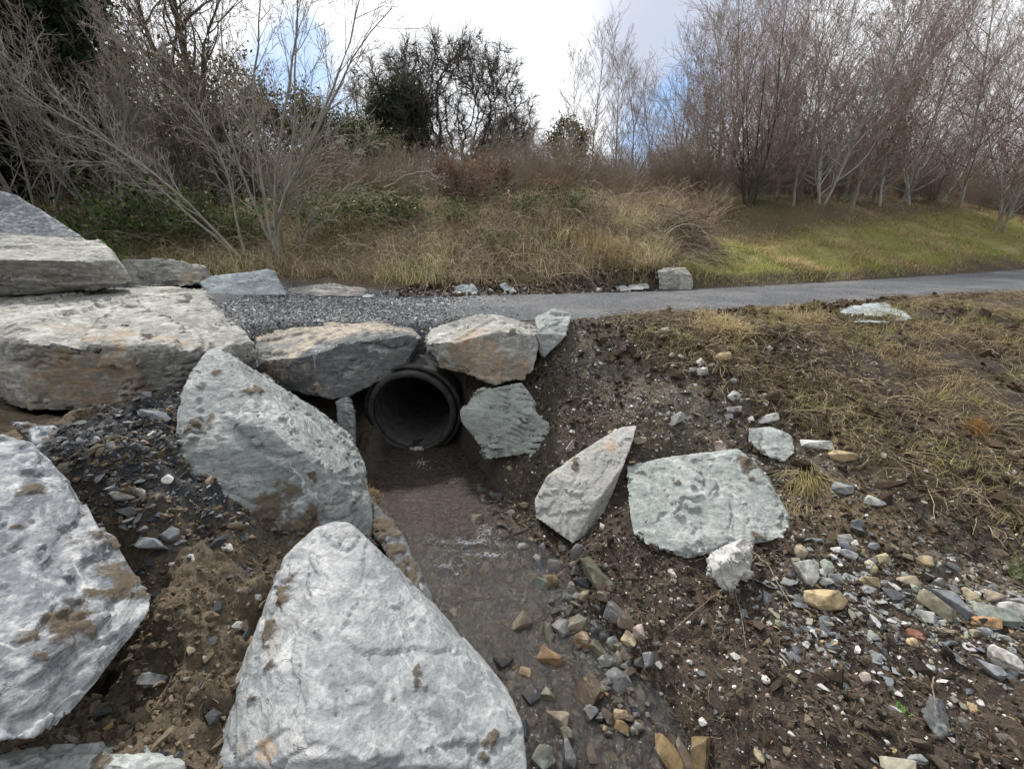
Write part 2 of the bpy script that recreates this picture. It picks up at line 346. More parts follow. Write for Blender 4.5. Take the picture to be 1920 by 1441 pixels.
# true ground colours (soil, clay, slate grit, turf), not light
def mixc(c, k, d): return c * (1 - k[:, None]) + np.asarray(d) * k[:, None]
nA = fb2(fx, fy, 1.1, 4, 51); nB = fb2(fx, fy, 6, 4, 53); nC = fb2(fx, fy, 25, 3, 57)
gc = np.tile(np.array([.054, .042, .032]), (len(fx), 1))
gc = mixc(gc, sstep(.0, .5, nB + nC * .5) * .65, (.098, .075, .056))
gd, gwl, ghw, gside = stream_info(fx, fy); gpd = path_d(fx, fy)
left = sstep(.0, -.35, fx + .15 * nB) * sstep(3.6, 3.2, fy)
gc = mixc(gc, left, (.132, .105, .073)); gc = mixc(gc, left * sstep(-.1, .5, nB + nC) * .8, (.08, .06, .037)); gc = mixc(gc, left * sstep(.2, .6, nC) * .5, (.185, .152, .108))
slate = sstep(1.0, .55, np.hypot((fx + 2.35) / 1.0, (fy - 2.75) / .95) + .25 * nB)
gc = mixc(gc, slate, (.045, .047, .05))
ridge_line = np.interp(fx, [.6, 1.2, 2.0, 2.6, 3.2], [5.0, 4.35, 3.75, 3.0, 2.3])
rid = np.exp(-((fy - ridge_line + .1) / .5) ** 2) * sstep(.4, .9, fx) * sstep(4.2, 3.0, fx)
gc = mixc(gc, rid * sstep(-.6, .3, nB + .6) * .9, (.15, .13, .102))
sandy = np.exp(-(((fx - 2.6) / .35) ** 2 + ((fy - 2.75) / .35) ** 2)); gc = mixc(gc, sandy * .8, (.17, .12, .065))
field = sstep(.25, .8, fy - ridge_line) * sstep(1.0, 1.8, fx)
gc = mixc(gc, field * sstep(.3, .6, nA * .8 + nB * .4 + .04 * (fx - 2)) * .7 * (gpd > .4), (.1, .11, .03))
gc = mixc(gc, field * sstep(.1, .6, nC + nB * .8) * .4, (.1, .072, .042))
flatm = sstep(.5, .0, gpd); gc = mixc(gc, flatm * sstep(.6, -.6, fx), (.105, .11, .117))
beyond = sstep(.3, .8, fy - path_edges(fx)[1])
gc = mixc(gc, beyond, (.10, .075, .042)); gc = mixc(gc, beyond * sstep(-.2, .5, nA + nB * .6) * .7, (.07, .055, .03))
lawn = beyond * sstep(2.2, 4.4, fx + .8 * nA) * sstep(.6, -.6, fy - np.interp(fx, [0, 3, 6, 10, 16, 22], [10, 11, 13.0, 15.2, 18.8, 22.4]))
gc = mixc(gc, lawn * (.75 + .25 * nB), (.2, .205, .05)); gc = mixc(gc, lawn * sstep(.1, .6, nA + nB * .5) * .8, (.3, .255, .125))
wood = beyond * sstep(-.5, 1.5, fy - np.interp(fx, [0, 3, 6, 10, 16, 22], [14, 13, 14.6, 17.0, 21.5, 26])) * sstep(2, 4, fx)
gc = mixc(gc, wood * .85, (.075, .055, .034)); gc = mixc(gc, wood * sstep(0, .5, nA + .4 * nB) * .75, (.055, .075, .018))
wet = sstep(.22, .0, gd - ghw) * (fy < 5); gc = mixc(gc, wet * .55, (.03, .024, .017))
gc = mixc(gc, sstep(.05, -.05, gd - ghw) * (fy < 2.9), (.12, .095, .06))
nx, ny = len(gx), len(gy)
idx = np.arange(nx * ny).reshape(ny, nx)
F = np.stack([idx[:-1, :-1], idx[:-1, 1:], idx[1:, 1:], idx[1:, :-1]], -1).reshape(-1, 4)
V = np.stack([fx, fy, fz], 1)
cen = V[F].mean(1); inside = (np.hypot(cen[:, 0] - PIPE[0], cen[:, 2] - PIPE[2]) < PR + .025) & (cen[:, 1] > 4.4) & (cen[:, 1] < 9)
m, t, b = material('soil')
co = t.new('ShaderNodeTexCoord').outputs['Object']; n = t.noise(co, 45, 9, .75); n2 = t.noise(co, 12, 7, .7)
base = t.mix(1.0, t.attr('Col', 'Color'), t.ramp(n, ((.28, (.35, .34, .33)), (.5, (1, 1, 1)), (.72, (1.9, 1.8, 1.7)))), 'MULTIPLY')
specks = t.step(t.noise(co, 130, 2, .5), .71, .76); base = t.mix(t.math('MULTIPLY', specks, .6), base, (.4, .38, .34))
t.l.new(base, b.inputs['Base Color']); t.set(b.inputs['Roughness'], .95)
t.l.new(t.bump(n, .9, .012, t.bump(n2, .8, .03)), b.inputs['Normal'])
SOIL = m
tag(link('ground', mesh_np('ground', V, F[~inside], SOIL, cols={'Col': gc})), kind='structure')

# asphalt path, a sheet with crumbled edges
m, t, b = material('asphalt')
co = t.new('ShaderNodeTexCoord').outputs['Object']; n = t.noise(co, 34, 5, .85); vor = t.new('ShaderNodeTexVoronoi'); t.l.new(co, vor.inputs[0]); vor.inputs['Scale'].default_value = 42
base = t.mix(t.step(n, .3, .7), (.032, .034, .038), (.105, .11, .117)); base = t.mix(t.step(vor.outputs['Color'], .55, .95), base, (.17, .17, .178))
base = t.mix(t.math('MULTIPLY', t.step(t.noise(co, .9, 5), .42, .68), .4), base, (.21, .205, .2))
t.l.new(base, b.inputs['Base Color']); t.l.new(t.bump(t.math('ADD', n, vor.outputs['Distance']), .8, .01), b.inputs['Normal'])
xs = np.concatenate([np.arange(-1.0, 6, .05), np.arange(6, 60, .25)]); vs = np.linspace(0, 1, 26)
XX, VV = np.meshgrid(xs, vs); px_, pv = XX.ravel(), VV.ravel(); n_, f_ = path_edges(px_)
py_ = n_ + .03 + (f_ - n_ - .06) * pv + fb2(px_, pv, 4, 3, 61) * .07 * (np.abs(pv - .5) > .45)
lx = px_ + (pv - .5) * .0 + (px_ < -.6) * fb2(py_, px_, 2.5, 3, 66) * .3
edge = np.minimum(np.minimum(pv, 1 - pv) * 8, np.clip((px_ + 1.05) * 4, 0, 1)).clip(0, 1)
pz = np.maximum(.006 + .022 * edge + fb2(px_, py_, 1.5, 2, 68) * .008, .004)
ii = np.arange(len(px_)).reshape(len(vs), len(xs)); PF = np.stack([ii[:-1, :-1], ii[:-1, 1:], ii[1:, 1:], ii[1:, :-1]], -1).reshape(-1, 4)
tag(link('path', mesh_np('path', np.stack([lx, py_, pz], 1), PF, m, attrs={'edge': np.minimum(np.minimum(pv, 1 - pv) * 5, 1)})), kind='structure')

# running water
def polyline(ctrlp, n):
    s = np.concatenate([[0], np.cumsum(np.hypot(*np.diff(ctrlp[:, :2], axis=0).T))]); q = np.linspace(0, s[-1], n)
    o = np.stack([np.interp(q, s, ctrlp[:, k]) for k in range(ctrlp.shape[1])], 1)
    for k in (0, 1, 3):
        for _ in range(int(n * .02)): o[1:-1, k] = (o[:-2, k] + 2 * o[1:-1, k] + o[2:, k]) / 4
    return o, q
SP_, sq = polyline(STREAM[:14], 620)
tan = np.gradient(SP_[:, :2], axis=0); tan /= np.linalg.norm(tan, axis=1)[:, None]; nor = np.stack([-tan[:, 1], tan[:, 0]], 1)
us = np.linspace(-1, 1, 110)
wx = SP_[:, None, 0] + nor[:, None, 0] * us[None] * (SP_[:, None, 3] + .16); wy = SP_[:, None, 1] + nor[:, None, 1] * us[None] * (SP_[:, None, 3] + .16)
wz = np.repeat(SP_[:, 2:3], len(us), 1)
fxw, fyw = wx.ravel(), wy.ravel(); S_ = np.repeat(sq, len(us)); U_ = np.tile(us, len(sq))
calm = sstep(2.9, 3.05, fyw)
# ripples drawn out along the flow; a finer herringbone in the pool
rp = fb2(S_ * .35 + fb2(fxw, fyw, 5, 2, 3) * .2, U_, 9, 3, 81) * .008 + fb2(fxw, fyw, 22, 3, 83, True) * .0075
chev = np.sin((S_ + .35 * U_ ** 2 + .06 * fb2(fxw, fyw, 4, 3, 87)) * 60) * .0005 + fb2(fxw + .25 * fb2(fxw, fyw, 6, 2, 90), fyw * 1.9, 17, 3, 89, True) * .0055
wzz = wz.ravel() + rp * (1 - calm) + chev * calm + .02 * np.exp(-((fyw - 2.85) / .06) ** 2) * fb2(fxw, fyw, 9, 2, 84)
wi = np.arange(len(fxw)).reshape(len(sq), len(us)); WF = np.stack([wi[:-1, :-1], wi[1:, :-1], wi[1:, 1:], wi[:-1, 1:]], -1).reshape(-1, 4)
m = bpy.data.materials.new('stream_water'); m.use_nodes = True; t = NT(m.node_tree); t.n.clear()
co = t.new('ShaderNodeTexCoord').outputs['Object']
bn = t.bump(t.math('ADD', t.noise(t.vmath('MULTIPLY', co, (1, .6, 1)), 13, 3, .6, .8), t.math('MULTIPLY', t.noise(t.vmath('MULTIPLY', co, (1, .55, 1)), 38, 5, .65, 1.2), .4)), 1.0, .035)
tr = t.new('ShaderNodeBsdfTransparent'); t.set(tr.inputs[0], (.66, .58, .48))
df = t.new('ShaderNodeBsdfDiffuse'); t.l.new(bn, df.inputs['Normal']); t.set(df.inputs[0], t.mix(t.step(t.noise(t.vmath('MULTIPLY', co, (1, 2.2, 1)), 26, 4, .65, 1.5), .4, .62), (.026, .02, .016), (.085, .067, .054))); mx0 = t.new('ShaderNodeMixShader')
t.set(mx0.inputs[0], t.math('ADD', .08, t.math('MULTIPLY', t.attr('silt'), .8)))
t.l.new(tr.outputs[0], mx0.inputs[1]); t.l.new(df.outputs[0], mx0.inputs[2])
gl = t.new('ShaderNodeBsdfGlossy'); gl.inputs['Roughness'].default_value = .12; t.l.new(bn, gl.inputs['Normal'])
fr = t.new('ShaderNodeFresnel'); fr.inputs[0].default_value = 1.62; t.l.new(bn, fr.inputs['Normal'])
mx = t.new('ShaderNodeMixShader'); t.set(mx.inputs[0], t.math('MULTIPLY', fr.outputs[0], t.math('SUBTRACT', 1, t.math('MULTIPLY', t.attr('silt'), .62)))); t.l.new(mx0.outputs[0], mx.inputs[1]); t.l.new(gl.outputs[0], mx.inputs[2])
out = t.new('ShaderNodeOutputMaterial'); t.l.new(mx.outputs[0], out.inputs[0]); WATER = m
tag(link('water', mesh_np('water', np.stack([fxw, fyw, wzz], 1), WF, WATER, attrs={'silt': np.clip(calm * .95 + .12, 0, 1)})), kind='structure')

# ------------------------------------------------------------------ culvert pipe
def ring_lathe(prof, n=64, wob=.004):
    """closed profile of (radius, y) revolved about the pipe axis"""
    prof = np.array(prof); k = len(prof); a = np.linspace(0, 2 * math.pi, n, endpoint=False)
    r = prof[:, 0][None] + wob * np.sin(3 * a + .7)[:, None]
    V = np.stack([r * np.cos(a)[:, None], np.repeat(prof[:, 1][None], n, 0), r * np.sin(a)[:, None]], -1).reshape(-1, 3)
    i = np.arange(n * k).reshape(n, k); j = np.roll(i, -1, 0); F = np.stack([i, np.roll(i, -1, 1), np.roll(j, -1, 1), j], -1).reshape(-1, 4)
    return V, F
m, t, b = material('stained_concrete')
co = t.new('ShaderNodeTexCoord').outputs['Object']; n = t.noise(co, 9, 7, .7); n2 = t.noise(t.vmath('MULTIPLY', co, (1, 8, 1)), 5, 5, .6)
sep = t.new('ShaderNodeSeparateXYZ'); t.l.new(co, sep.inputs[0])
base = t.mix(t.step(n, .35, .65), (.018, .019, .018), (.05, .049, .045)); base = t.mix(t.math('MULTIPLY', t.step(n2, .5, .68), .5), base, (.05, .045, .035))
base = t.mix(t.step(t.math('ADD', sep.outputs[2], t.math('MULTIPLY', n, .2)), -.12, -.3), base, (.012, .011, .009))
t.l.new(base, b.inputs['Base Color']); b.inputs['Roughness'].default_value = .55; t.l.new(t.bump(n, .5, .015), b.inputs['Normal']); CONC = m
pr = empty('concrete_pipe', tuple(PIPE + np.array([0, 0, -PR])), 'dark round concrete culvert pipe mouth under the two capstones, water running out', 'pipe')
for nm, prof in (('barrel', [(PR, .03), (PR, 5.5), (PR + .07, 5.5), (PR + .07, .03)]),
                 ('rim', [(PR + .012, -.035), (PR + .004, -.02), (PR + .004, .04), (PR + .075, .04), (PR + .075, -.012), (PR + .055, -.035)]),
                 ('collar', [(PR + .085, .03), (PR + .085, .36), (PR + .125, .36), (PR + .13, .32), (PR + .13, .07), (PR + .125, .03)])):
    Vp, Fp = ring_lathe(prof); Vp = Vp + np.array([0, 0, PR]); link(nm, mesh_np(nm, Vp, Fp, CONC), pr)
# ------------------------------------------------------------------ boulders
def verts_of(me):
    n = len(me.vertices); a = np.empty(n * 3, np.float32); me.vertices.foreach_get('co', a); return a.reshape(-1, 3).astype(float)
def normals_of(me):
    n = len(me.vertices); a = np.empty(n * 3, np.float32); me.vertices.foreach_get('normal', a); return a.reshape(-1, 3).astype(float)
def hull_mesh(pts):
    bm = bmesh.new()
    for p in pts: bm.verts.new(p)
    r = bmesh.ops.convex_hull(bm, input=bm.verts)
    bmesh.ops.delete(bm, geom=list({g for g in r['geom_interior'] + r['geom_unused'] if isinstance(g, bmesh.types.BMVert)}), context='VERTS')
    bmesh.ops.recalc_face_normals(bm, faces=bm.faces)
    me = bpy.data.meshes.new('hull'); bm.to_mesh(me); bm.free(); return me
CHALK = rock_mat('chalky_schist', (.3, .29, .27), (.42, .41, .385), (.52, .51, .48), white=(.66, .64, .6), wamt=.5, vein=.1, fol=(.8, .3, .5), fsc=9)
rng = np.random.default_rng(7)
ROCKS = []
def rock(name, label, cat, mat, pts, back=.5, shrink=.82, extra=(), vox=.014, amp=.022, chip=.018, strata=.010, fol=(0.2, .1, 1), mud=(), rust=(), seed=1, group=None, parent=None, smooth=1):
    """pts: (px, py, Y) of the visible corners; each is also continued away from the camera to give the block its body"""
    eye = np.array([0, 0, CZ]); Q = np.array([P(*p) for p in pts]); cen = Q.mean(0)
    ext = np.array([P(*p) if len(p) == 3 else p[:3] for p in extra]) if len(extra) else np.zeros((0, 3))
    away = []
    for q in Q:
        d = (q - eye) / np.linalg.norm(q - eye); d[2] *= .6
        away.append(cen + (q - cen) * shrink + d * back)
    hull = np.concatenate([Q, np.array(away), ext]); base = np.array([hull[:, 0].mean(), hull[:, 1].mean(), hull[:, 2].min()])
    me = hull_mesh(hull - base); o = bpy.data.objects.new('tmp', me); COL.objects.link(o)
    md = o.modifiers.new('r', 'REMESH'); md.mode = 'VOXEL'; md.voxel_size = vox
    dg = bpy.context.evaluated_depsgraph_get(); me2 = bpy.data.meshes.new_from_object(o.evaluated_get(dg)); bpy.data.objects.remove(o); bpy.data.meshes.remove(me)
    bm = bmesh.new(); bm.from_mesh(me2); 
    for _ in range(smooth): bmesh.ops.smooth_vert(bm, verts=bm.verts, factor=.5, use_axis_x=True, use_axis_y=True, use_axis_z=True)
    bm.normal_update(); bm.to_mesh(me2); bm.free()
    V = verts_of(me2); N = normals_of(me2); W_ = V + base; s0 = seed * 13.7
    f = np.array(fol, float); f /= np.linalg.norm(f)
    big = fbm(W_ * 2.2 + s0, 4, seed) * amp * .7
    ch = np.minimum(fbm(W_ * 4.5 + s0, 3, seed + 5, .5, True), .25) * chip * .5
    h = W_ @ f * 16 + fbm(W_ * 3 + s0, 3, seed + 9) * 2.2; st = (np.abs((h % 1) - .5) * 2); side = 1 - np.abs(N @ f)
    ch2 = fbm(W_ * 13 + s0, 4, seed + 3) * chip * .2
    d = big + ch + ch2 - sstep(.72, 1, st) * strata * (.35 + side) * sstep(-.2, .3, fbm(W_ * 4 + s0, 2, seed + 12))
    # flat spalls: quantised low-frequency field gives stepped cleavage
    q = fbm(W_ * 3.1 + s0, 3, seed + 15) * 3; d = d + (np.round(q) - q * .5) * chip * .35
    # cleave flat fracture faces off the block
    V = V + N * d[:, None]; rs = np.random.default_rng(seed + 500); size = np.ptp(V, axis=0).max(); W_ = V + base
    wob_ = fbm(W_ * 6 + s0, 4, seed + 60, .6); tot = np.zeros(len(V)); lim = chip * 1.25
    for _ in range(int(12 + 22 * min(size, 1.6))):
        i0 = rs.integers(len(V)); nn = N[i0] + rs.normal(0, .13, 3) + f * rs.choice([-.2, 0, .2]); nn /= np.linalg.norm(nn); dep = rs.uniform(.25, 1) * chip * .95; rad_ = rs.uniform(.15, .7) * size
        sd_ = (V - V[i0]) @ nn + dep; inr = (sd_ > 0) & (sd_ + tot < lim) & (N @ nn > .35) & (np.linalg.norm((V - V[i0]) * rs.uniform(.6, 1.7, 3), axis=1) < rad_ * (1 + .9 * wob_)); V[inr] -= nn * sd_[inr, None]; tot[inr] += sd_[inr]
    V = V + N * (fbm(W_ * 24 + s0, 4, seed + 40, .6) * .0022 + np.minimum(fbm(W_ * 9 + s0, 4, seed + 41, .55, True), .1) * .004)[:, None]; d = np.zeros(len(V))
    att = {}
    for key, spots in (('mud', mud), ('rust', rust)):
        a = np.full(len(V), -1.0)
        for (sx, sy, sr) in spots:
            dd = ray(sx, sy); dn = dd / np.linalg.norm(dd); rel = W_ - eye; tt = rel @ dn; off = np.linalg.norm(rel - tt[:, None] * dn, axis=1)
            cand = np.where(off < vox * 2.5)[0]
            if not len(cand): cand = np.array([np.argmin(off)])
            hit = W_[cand[np.argmin(tt[cand])]]; rad = sr * (hit - eye)[1] / 800 * 1.5; fq = .55 / rad
            wp = np.stack([fbm(W_ * fq + 31 + sx, 4, seed + 30, .6), fbm(W_ * fq + 57 + sy, 4, seed + 31, .6), fbm(W_ * fq + 83, 4, seed + 32, .6)], 1) * rad * 1.5
            a = np.maximum(a, 1.0 - np.linalg.norm((W_ + wp - hit) * [1, 1, 1.25], axis=1) / rad)
        a = a + .3 * fbm(W_ * 11 + 3, 5, seed + 21, .65)
        att[key] = np.clip(a + .2, 0, 1)
        if key == 'mud': d = d + sstep(.3, .7, att[key]) * (.012 + .012 * fbm(W_ * 28, 3, 4))
    V = V + N * d[:, None]
    F_ = np.empty(len(me2.loops), np.int32); me2.loops.foreach_get('vertex_index', F_)
    quad = all(p.loop_total == 4 for p in me2.polygons)
    me3 = mesh_np(name, V, F_.reshape(-1, 4) if quad else F_.reshape(-1, 3), mat, True, attrs=att); bpy.data.meshes.remove(me2)
    o = link(name, me3, loc=base); tag(o, label, cat, group); ROCKS.append(o); return o

B = 'boulder'
rock(B, 'large pale streaked boulder with a blunt tip, front and centre beside the water', B, PALE,
     [(628, 978, 2.2), (655, 980, 2.2), (690, 1012, 2.12), (722, 1062, 2.02), (790, 1112, 1.97), (832, 1162, 1.88), (902, 1232, 1.7), (960, 1302, 1.52), (980, 1362, 1.36), (990, 1460, 1.2), (880, 1640, 1.05),
      (590, 990, 2.15), (532, 1045, 2.0), (540, 1100, 1.86), (500, 1200, 1.7), (432, 1312, 1.42), (405, 1441, 1.15), (400, 1640, .98), (640, 1080, 1.88), (560, 1200, 1.58), (760, 1230, 1.58), (700, 1420, 1.1), (850, 1400, 1.22), (590, 1420, 1.08), (700, 1700, .9)],
     back=.35, shrink=.9, vox=.011, amp=.022, chip=.011, fol=(.5, .35, .6), seed=3,
     mud=[(515, 1110, 26), (502, 1180, 26), (488, 1250, 22), (530, 1070, 16), (795, 1265, 20), (925, 1385, 26), (915, 1430, 22), (468, 1300, 14)], rust=[(480, 1400, 50)])
rock(B, 'big pointed grey boulder with mud patches on its ridge, leaning beside the pipe', B, GREY,
     [(388, 655, 3.4), (410, 648, 3.42), (445, 668, 3.45), (520, 718, 3.6), (600, 772, 3.66), (645, 805, 3.68), (664, 825, 3.62), (686, 872, 3.35), (703, 955, 3.02), (706, 1002, 2.85),
      (360, 690, 3.15), (336, 742, 2.95), (336, 832, 2.6), (325, 872, 2.5), (430, 975, 2.38), (560, 1010, 2.42), (640, 1035, 2.55), (430, 690, 3.2), (466, 796, 2.74), (538, 820, 2.72), (622, 880, 2.74)],
     back=.55, shrink=.85, vox=.013, amp=.02, chip=.02, fol=(.4, .3, .7), seed=5,
     mud=[(408, 692, 12), (465, 722, 22), (482, 716, 18), (500, 690, 12), (372, 785, 18), (350, 795, 16), (430, 960, 40), (500, 970, 46), (570, 985, 50), (590, 890, 12), (540, 1010, 44), (668, 945, 8)])
rock(B, 'huge flat-topped boulder with an orange-brown front face', B, BUFF,
     [(-160, 560, 4.9), (50, 553, 5.3), (130, 545, 5.5), (240, 536, 5.7), (380, 538, 5.6), (400, 590, 4.9), (475, 640, 4.1), (484, 668, 4.05), (480, 720, 4.2),
      (-200, 600, 3.9), (0, 595, 3.95), (55, 605, 3.5), (62, 640, 3.22), (232, 668, 3.3), (300, 648, 3.45), (350, 655, 3.55), (60, 772, 3.3), (250, 768, 3.35), (330, 745, 3.5), (-200, 740, 3.6), (-5, 735, 3.55)],
     back=.6, shrink=.9, vox=.017, amp=.025, chip=.045, strata=.03, fol=(.08, -.05, 1), seed=9, rust=[(110, 690, 90), (180, 700, 90), (100, 745, 80), (200, 745, 80), (150, 720, 80)])
rock(B, 'dark-banded boulder with white streaks and clay smears at the left edge', B, BLUE,
     [(0, 808, 2.02), (55, 822, 2.0), (102, 870, 1.95), (150, 930, 1.88), (186, 970, 1.8), (215, 1030, 1.68), (285, 1125, 1.5), (280, 1150, 1.45), (240, 1205, 1.32), (180, 1285, 1.15), (130, 1350, 1.02), (65, 1388, .93), (-100, 1400, .85), (-300, 1200, 1.0), (-300, 900, 1.7), (80, 1050, 1.42), (40, 1250, 1.05), (150, 1120, 1.38)],
     back=.45, shrink=.8, vox=.011, amp=.026, chip=.017, fol=(.6, .2, .7), seed=12,
     mud=[(215, 1000, 44), (240, 1050, 44), (150, 1150, 50), (110, 1165, 44), (190, 1110, 40), (90, 1220, 24), (255, 1100, 30), (60, 905, 22), (120, 1180, 40), (185, 1170, 35), (20, 1285, 18), (175, 990, 16), (40, 970, 14)])
rock(B, 'small part-buried muddy boulder behind the dark-banded one at the left edge', B, BLUE,
     [(70, 810, 2.5), (110, 800, 2.55), (150, 840, 2.45), (165, 890, 2.3), (180, 925, 2.2), (90, 870, 2.3), (20, 790, 2.6)], back=.3, vox=.013, seed=14, mud=[(70, 812, 30), (30, 800, 24), (170, 900, 16), (110, 845, 14)])
rock(B, 'mossy pale stone top showing at the bottom left edge of the view', B, GREEN,
     [(-80, 1440, 1.0), (0, 1424, 1.02), (120, 1412, 1.03), (300, 1407, 1.04), (342, 1420, 1.02), (352, 1470, .97), (-80, 1560, .85), (330, 1560, .88)], back=.25, vox=.011, seed=16, mud=[(190, 1418, 40), (60, 1432, 25)])
rock(B, 'thick slab with a dark overhung front, stacked behind the orange-faced boulder', B, BUFF,
     [(-260, 440, 5.6), (0, 437, 5.9), (190, 449, 5.9), (210, 470, 5.4), (216, 490, 5.2), (250, 530, 5.3), (-260, 490, 4.7), (0, 482, 4.85), (140, 490, 4.95), (0, 558, 5.1), (100, 552, 5.15), (205, 542, 5.2), (-200, 560, 5.0)],
     back=.7, shrink=.92, vox=.025, amp=.03, chip=.03, strata=.03, fol=(.05, 0, 1), seed=18)
rock(B, 'tilted pinkish slab with dark streaks, topmost at the far left', B, BLUE,
     [(-300, 300, 6.8), (-20, 352, 6.9), (30, 365, 6.9), (70, 388, 6.8), (160, 445, 6.6), (170, 470, 6.6), (-300, 460, 6.2), (60, 460, 6.3)], back=1.0, shrink=.9, vox=.03, amp=.03, fol=(.5, .1, .5), seed=20)
rock(B, 'cream and yellow lichen-stained rock at the far edge of the slate gravel', B, BUFF,
     [(222, 486, 8.2), (290, 479, 8.2), (345, 490, 8.15), (392, 503, 8.0), (402, 520, 7.9), (375, 534, 7.8), (240, 545, 7.8), (250, 510, 7.9)], back=.6, vox=.028, amp=.04, chip=.04, seed=22, rust=[(365, 505, 26)])
rock(B, 'pale blue wedge-shaped rock with white veins, at the far edge of the slate gravel', B, ICE,
     [(372, 528, 7.8), (395, 517, 7.9), (440, 516, 7.95), (505, 504, 7.9), (518, 508, 7.85), (540, 552, 7.6), (520, 556, 7.5), (385, 552, 7.5)], back=.5, vox=.024, amp=.02, seed=24)
rock(B, 'long low buff kerb slab between the pale blue wedge rock and the path', B, BUFF,
     [(536, 541, 8.2), (600, 537, 8.3), (625, 530, 8.35), (690, 541, 8.2), (684, 556, 8.0), (600, 557, 8.0), (545, 552, 8.0)], back=.5, vox=.026, amp=.02, seed=26)
rock(B, 'small pale stub of rock beside the buff kerb slab', B, ICE, [(680, 548, 8.1), (703, 552, 8.0), (700, 559, 7.9), (676, 558, 7.9)], back=.15, vox=.02, amp=.01, seed=27)
rock(B, 'flat pale sliver of rock on the far path edge, half under dark soil', B, ICE, [(752, 540, 8.5), (775, 545, 8.45), (822, 545, 8.4), (825, 554, 8.25), (760, 555, 8.25)], back=.3, vox=.02, amp=.012, seed=28)
rock(B, 'white wedge of rock at the far path edge, third from the pipe side', B, ICE, [(833, 549, 8.4), (862, 535, 8.5), (888, 532, 8.5), (897, 545, 8.4), (895, 554, 8.3), (838, 556, 8.3)], back=.25, vox=.02, amp=.015, seed=29)
rock(B, 'small white tilted stone on dark soil at the far path edge', B, ICE, [(934, 532, 8.65), (948, 530, 8.65), (972, 547, 8.5), (950, 552, 8.45)], back=.2, vox=.02, amp=.012, seed=30)
rock(B, 'long flat white-grey rock on the far path edge beside the squared block', B, PALE, [(1128, 544, 9.0), (1160, 535, 9.1), (1215, 529, 9.2), (1221, 540, 9.0), (1200, 545, 8.9), (1140, 547, 8.9)], back=.3, vox=.022, amp=.02, seed=31)
rock(B, 'squared dark-faced block with a buff top, standing at the far path edge', B, BUFF, [(1232, 507, 9.3), (1245, 502, 9.5), (1285, 501, 9.5), (1297, 515, 9.3), (1300, 535, 9.2), (1297, 545, 9.1), (1262, 546, 9.05), (1236, 544, 9.1), (1240, 510, 9.15)], back=.5, vox=.022, amp=.02, seed=33)
rock('capstone', 'long dark-fronted capstone slab with a sandy top, over the left of the pipe', 'capstone', DARK,
     [(478, 612, 5.7), (600, 597, 5.8), (690, 593, 5.8), (770, 612, 5.5), (792, 632, 4.85), (790, 650, 4.8), (478, 645, 5.0), (478, 690, 4.62), (498, 722, 4.45), (500, 674, 4.45), (560, 666, 4.35), (640, 645, 4.45), (700, 632, 4.55), (760, 628, 4.65), (508, 695, 4.45), (560, 735, 4.32), (622, 748, 4.3), (645, 748, 4.32), (702, 715, 4.45), (764, 688, 4.6), (770, 660, 4.6)],
     back=.35, shrink=.92, vox=.017, amp=.016, chip=.022, strata=.008, fol=(.05, .02, 1), seed=35, rust=[(620, 620, 90), (720, 615, 70), (560, 640, 50), (560, 720, 30)])
rock('capstone', 'rounded rust-stained capstone with a sunlit top, over the right of the pipe', 'capstone', BUFF,
     [(793, 632, 4.75), (812, 612, 5.1), (870, 600, 5.3), (912, 589, 5.45), (1000, 604, 5.2), (1010, 622, 4.75), (1011, 660, 4.55), (1000, 692, 4.4), (984, 712, 4.35), (930, 722, 4.22), (882, 706, 4.25), (850, 690, 4.35), (818, 684, 4.45), (802, 660, 4.5), (805, 640, 4.45), (845, 640, 4.28), (960, 618, 4.4)],
     back=.4, shrink=.85, vox=.016, amp=.024, chip=.036, seed=37, rust=[(905, 625, 70), (930, 675, 50), (890, 660, 40), (970, 690, 30), (900, 700, 40)])
rock(B, 'small grey angular block wedged beside the rust-stained capstone', B, GREEN, [(1004, 596, 4.95), (1040, 577, 5.1), (1074, 590, 5.0), (1052, 616, 4.75), (1062, 632, 4.65), (1020, 674, 4.55), (1010, 660, 4.6), (1008, 620, 4.65)], back=.3, vox=.016, amp=.012, seed=39)
rock(B, 'grey-green boulder with thin cracks, propped under the capstone right of the pipe', B, SAGE,
     [(888, 726, 4.1), (976, 716, 4.12), (988, 740, 4.05), (1012, 770, 3.98), (1042, 812, 3.86), (1016, 850, 3.74), (962, 852, 3.7), (912, 862, 3.7), (884, 826, 3.85), (857, 783, 4.0), (950, 790, 3.8)], back=.4, vox=.013, amp=.018, chip=.036, strata=.02, fol=(.3, .5, .8), seed=41)
rock(B, 'small grey stone in the gap between the pointed boulder and the pipe', B, GREY, [(628, 752, 4.2), (655, 742, 4.25), (668, 770, 4.2), (668, 850, 4.05), (640, 850, 4.05)], back=.2, vox=.015, seed=42)
rock('stone_slab', 'smooth sandy-grey slab leaning on edge on the right bank of the stream', 'slab', SLAB,
     [(1195, 797, 3.55), (1156, 803, 3.6), (1132, 828, 3.5), (1062, 872, 3.38), (1026, 892, 3.32), (1003, 935, 3.2), (1004, 970, 3.08), (1074, 1020, 2.86), (1120, 940, 3.02), (1172, 866, 3.25), (1190, 812, 3.45), (1105, 1000, 2.96), (1135, 958, 3.05)],
     back=.1, shrink=.96, vox=.011, amp=.008, chip=.012, strata=.005, fol=(.6, -.8, .3), seed=44, rust=[(1140, 830, 24)], mud=[(1075, 862, 14)])
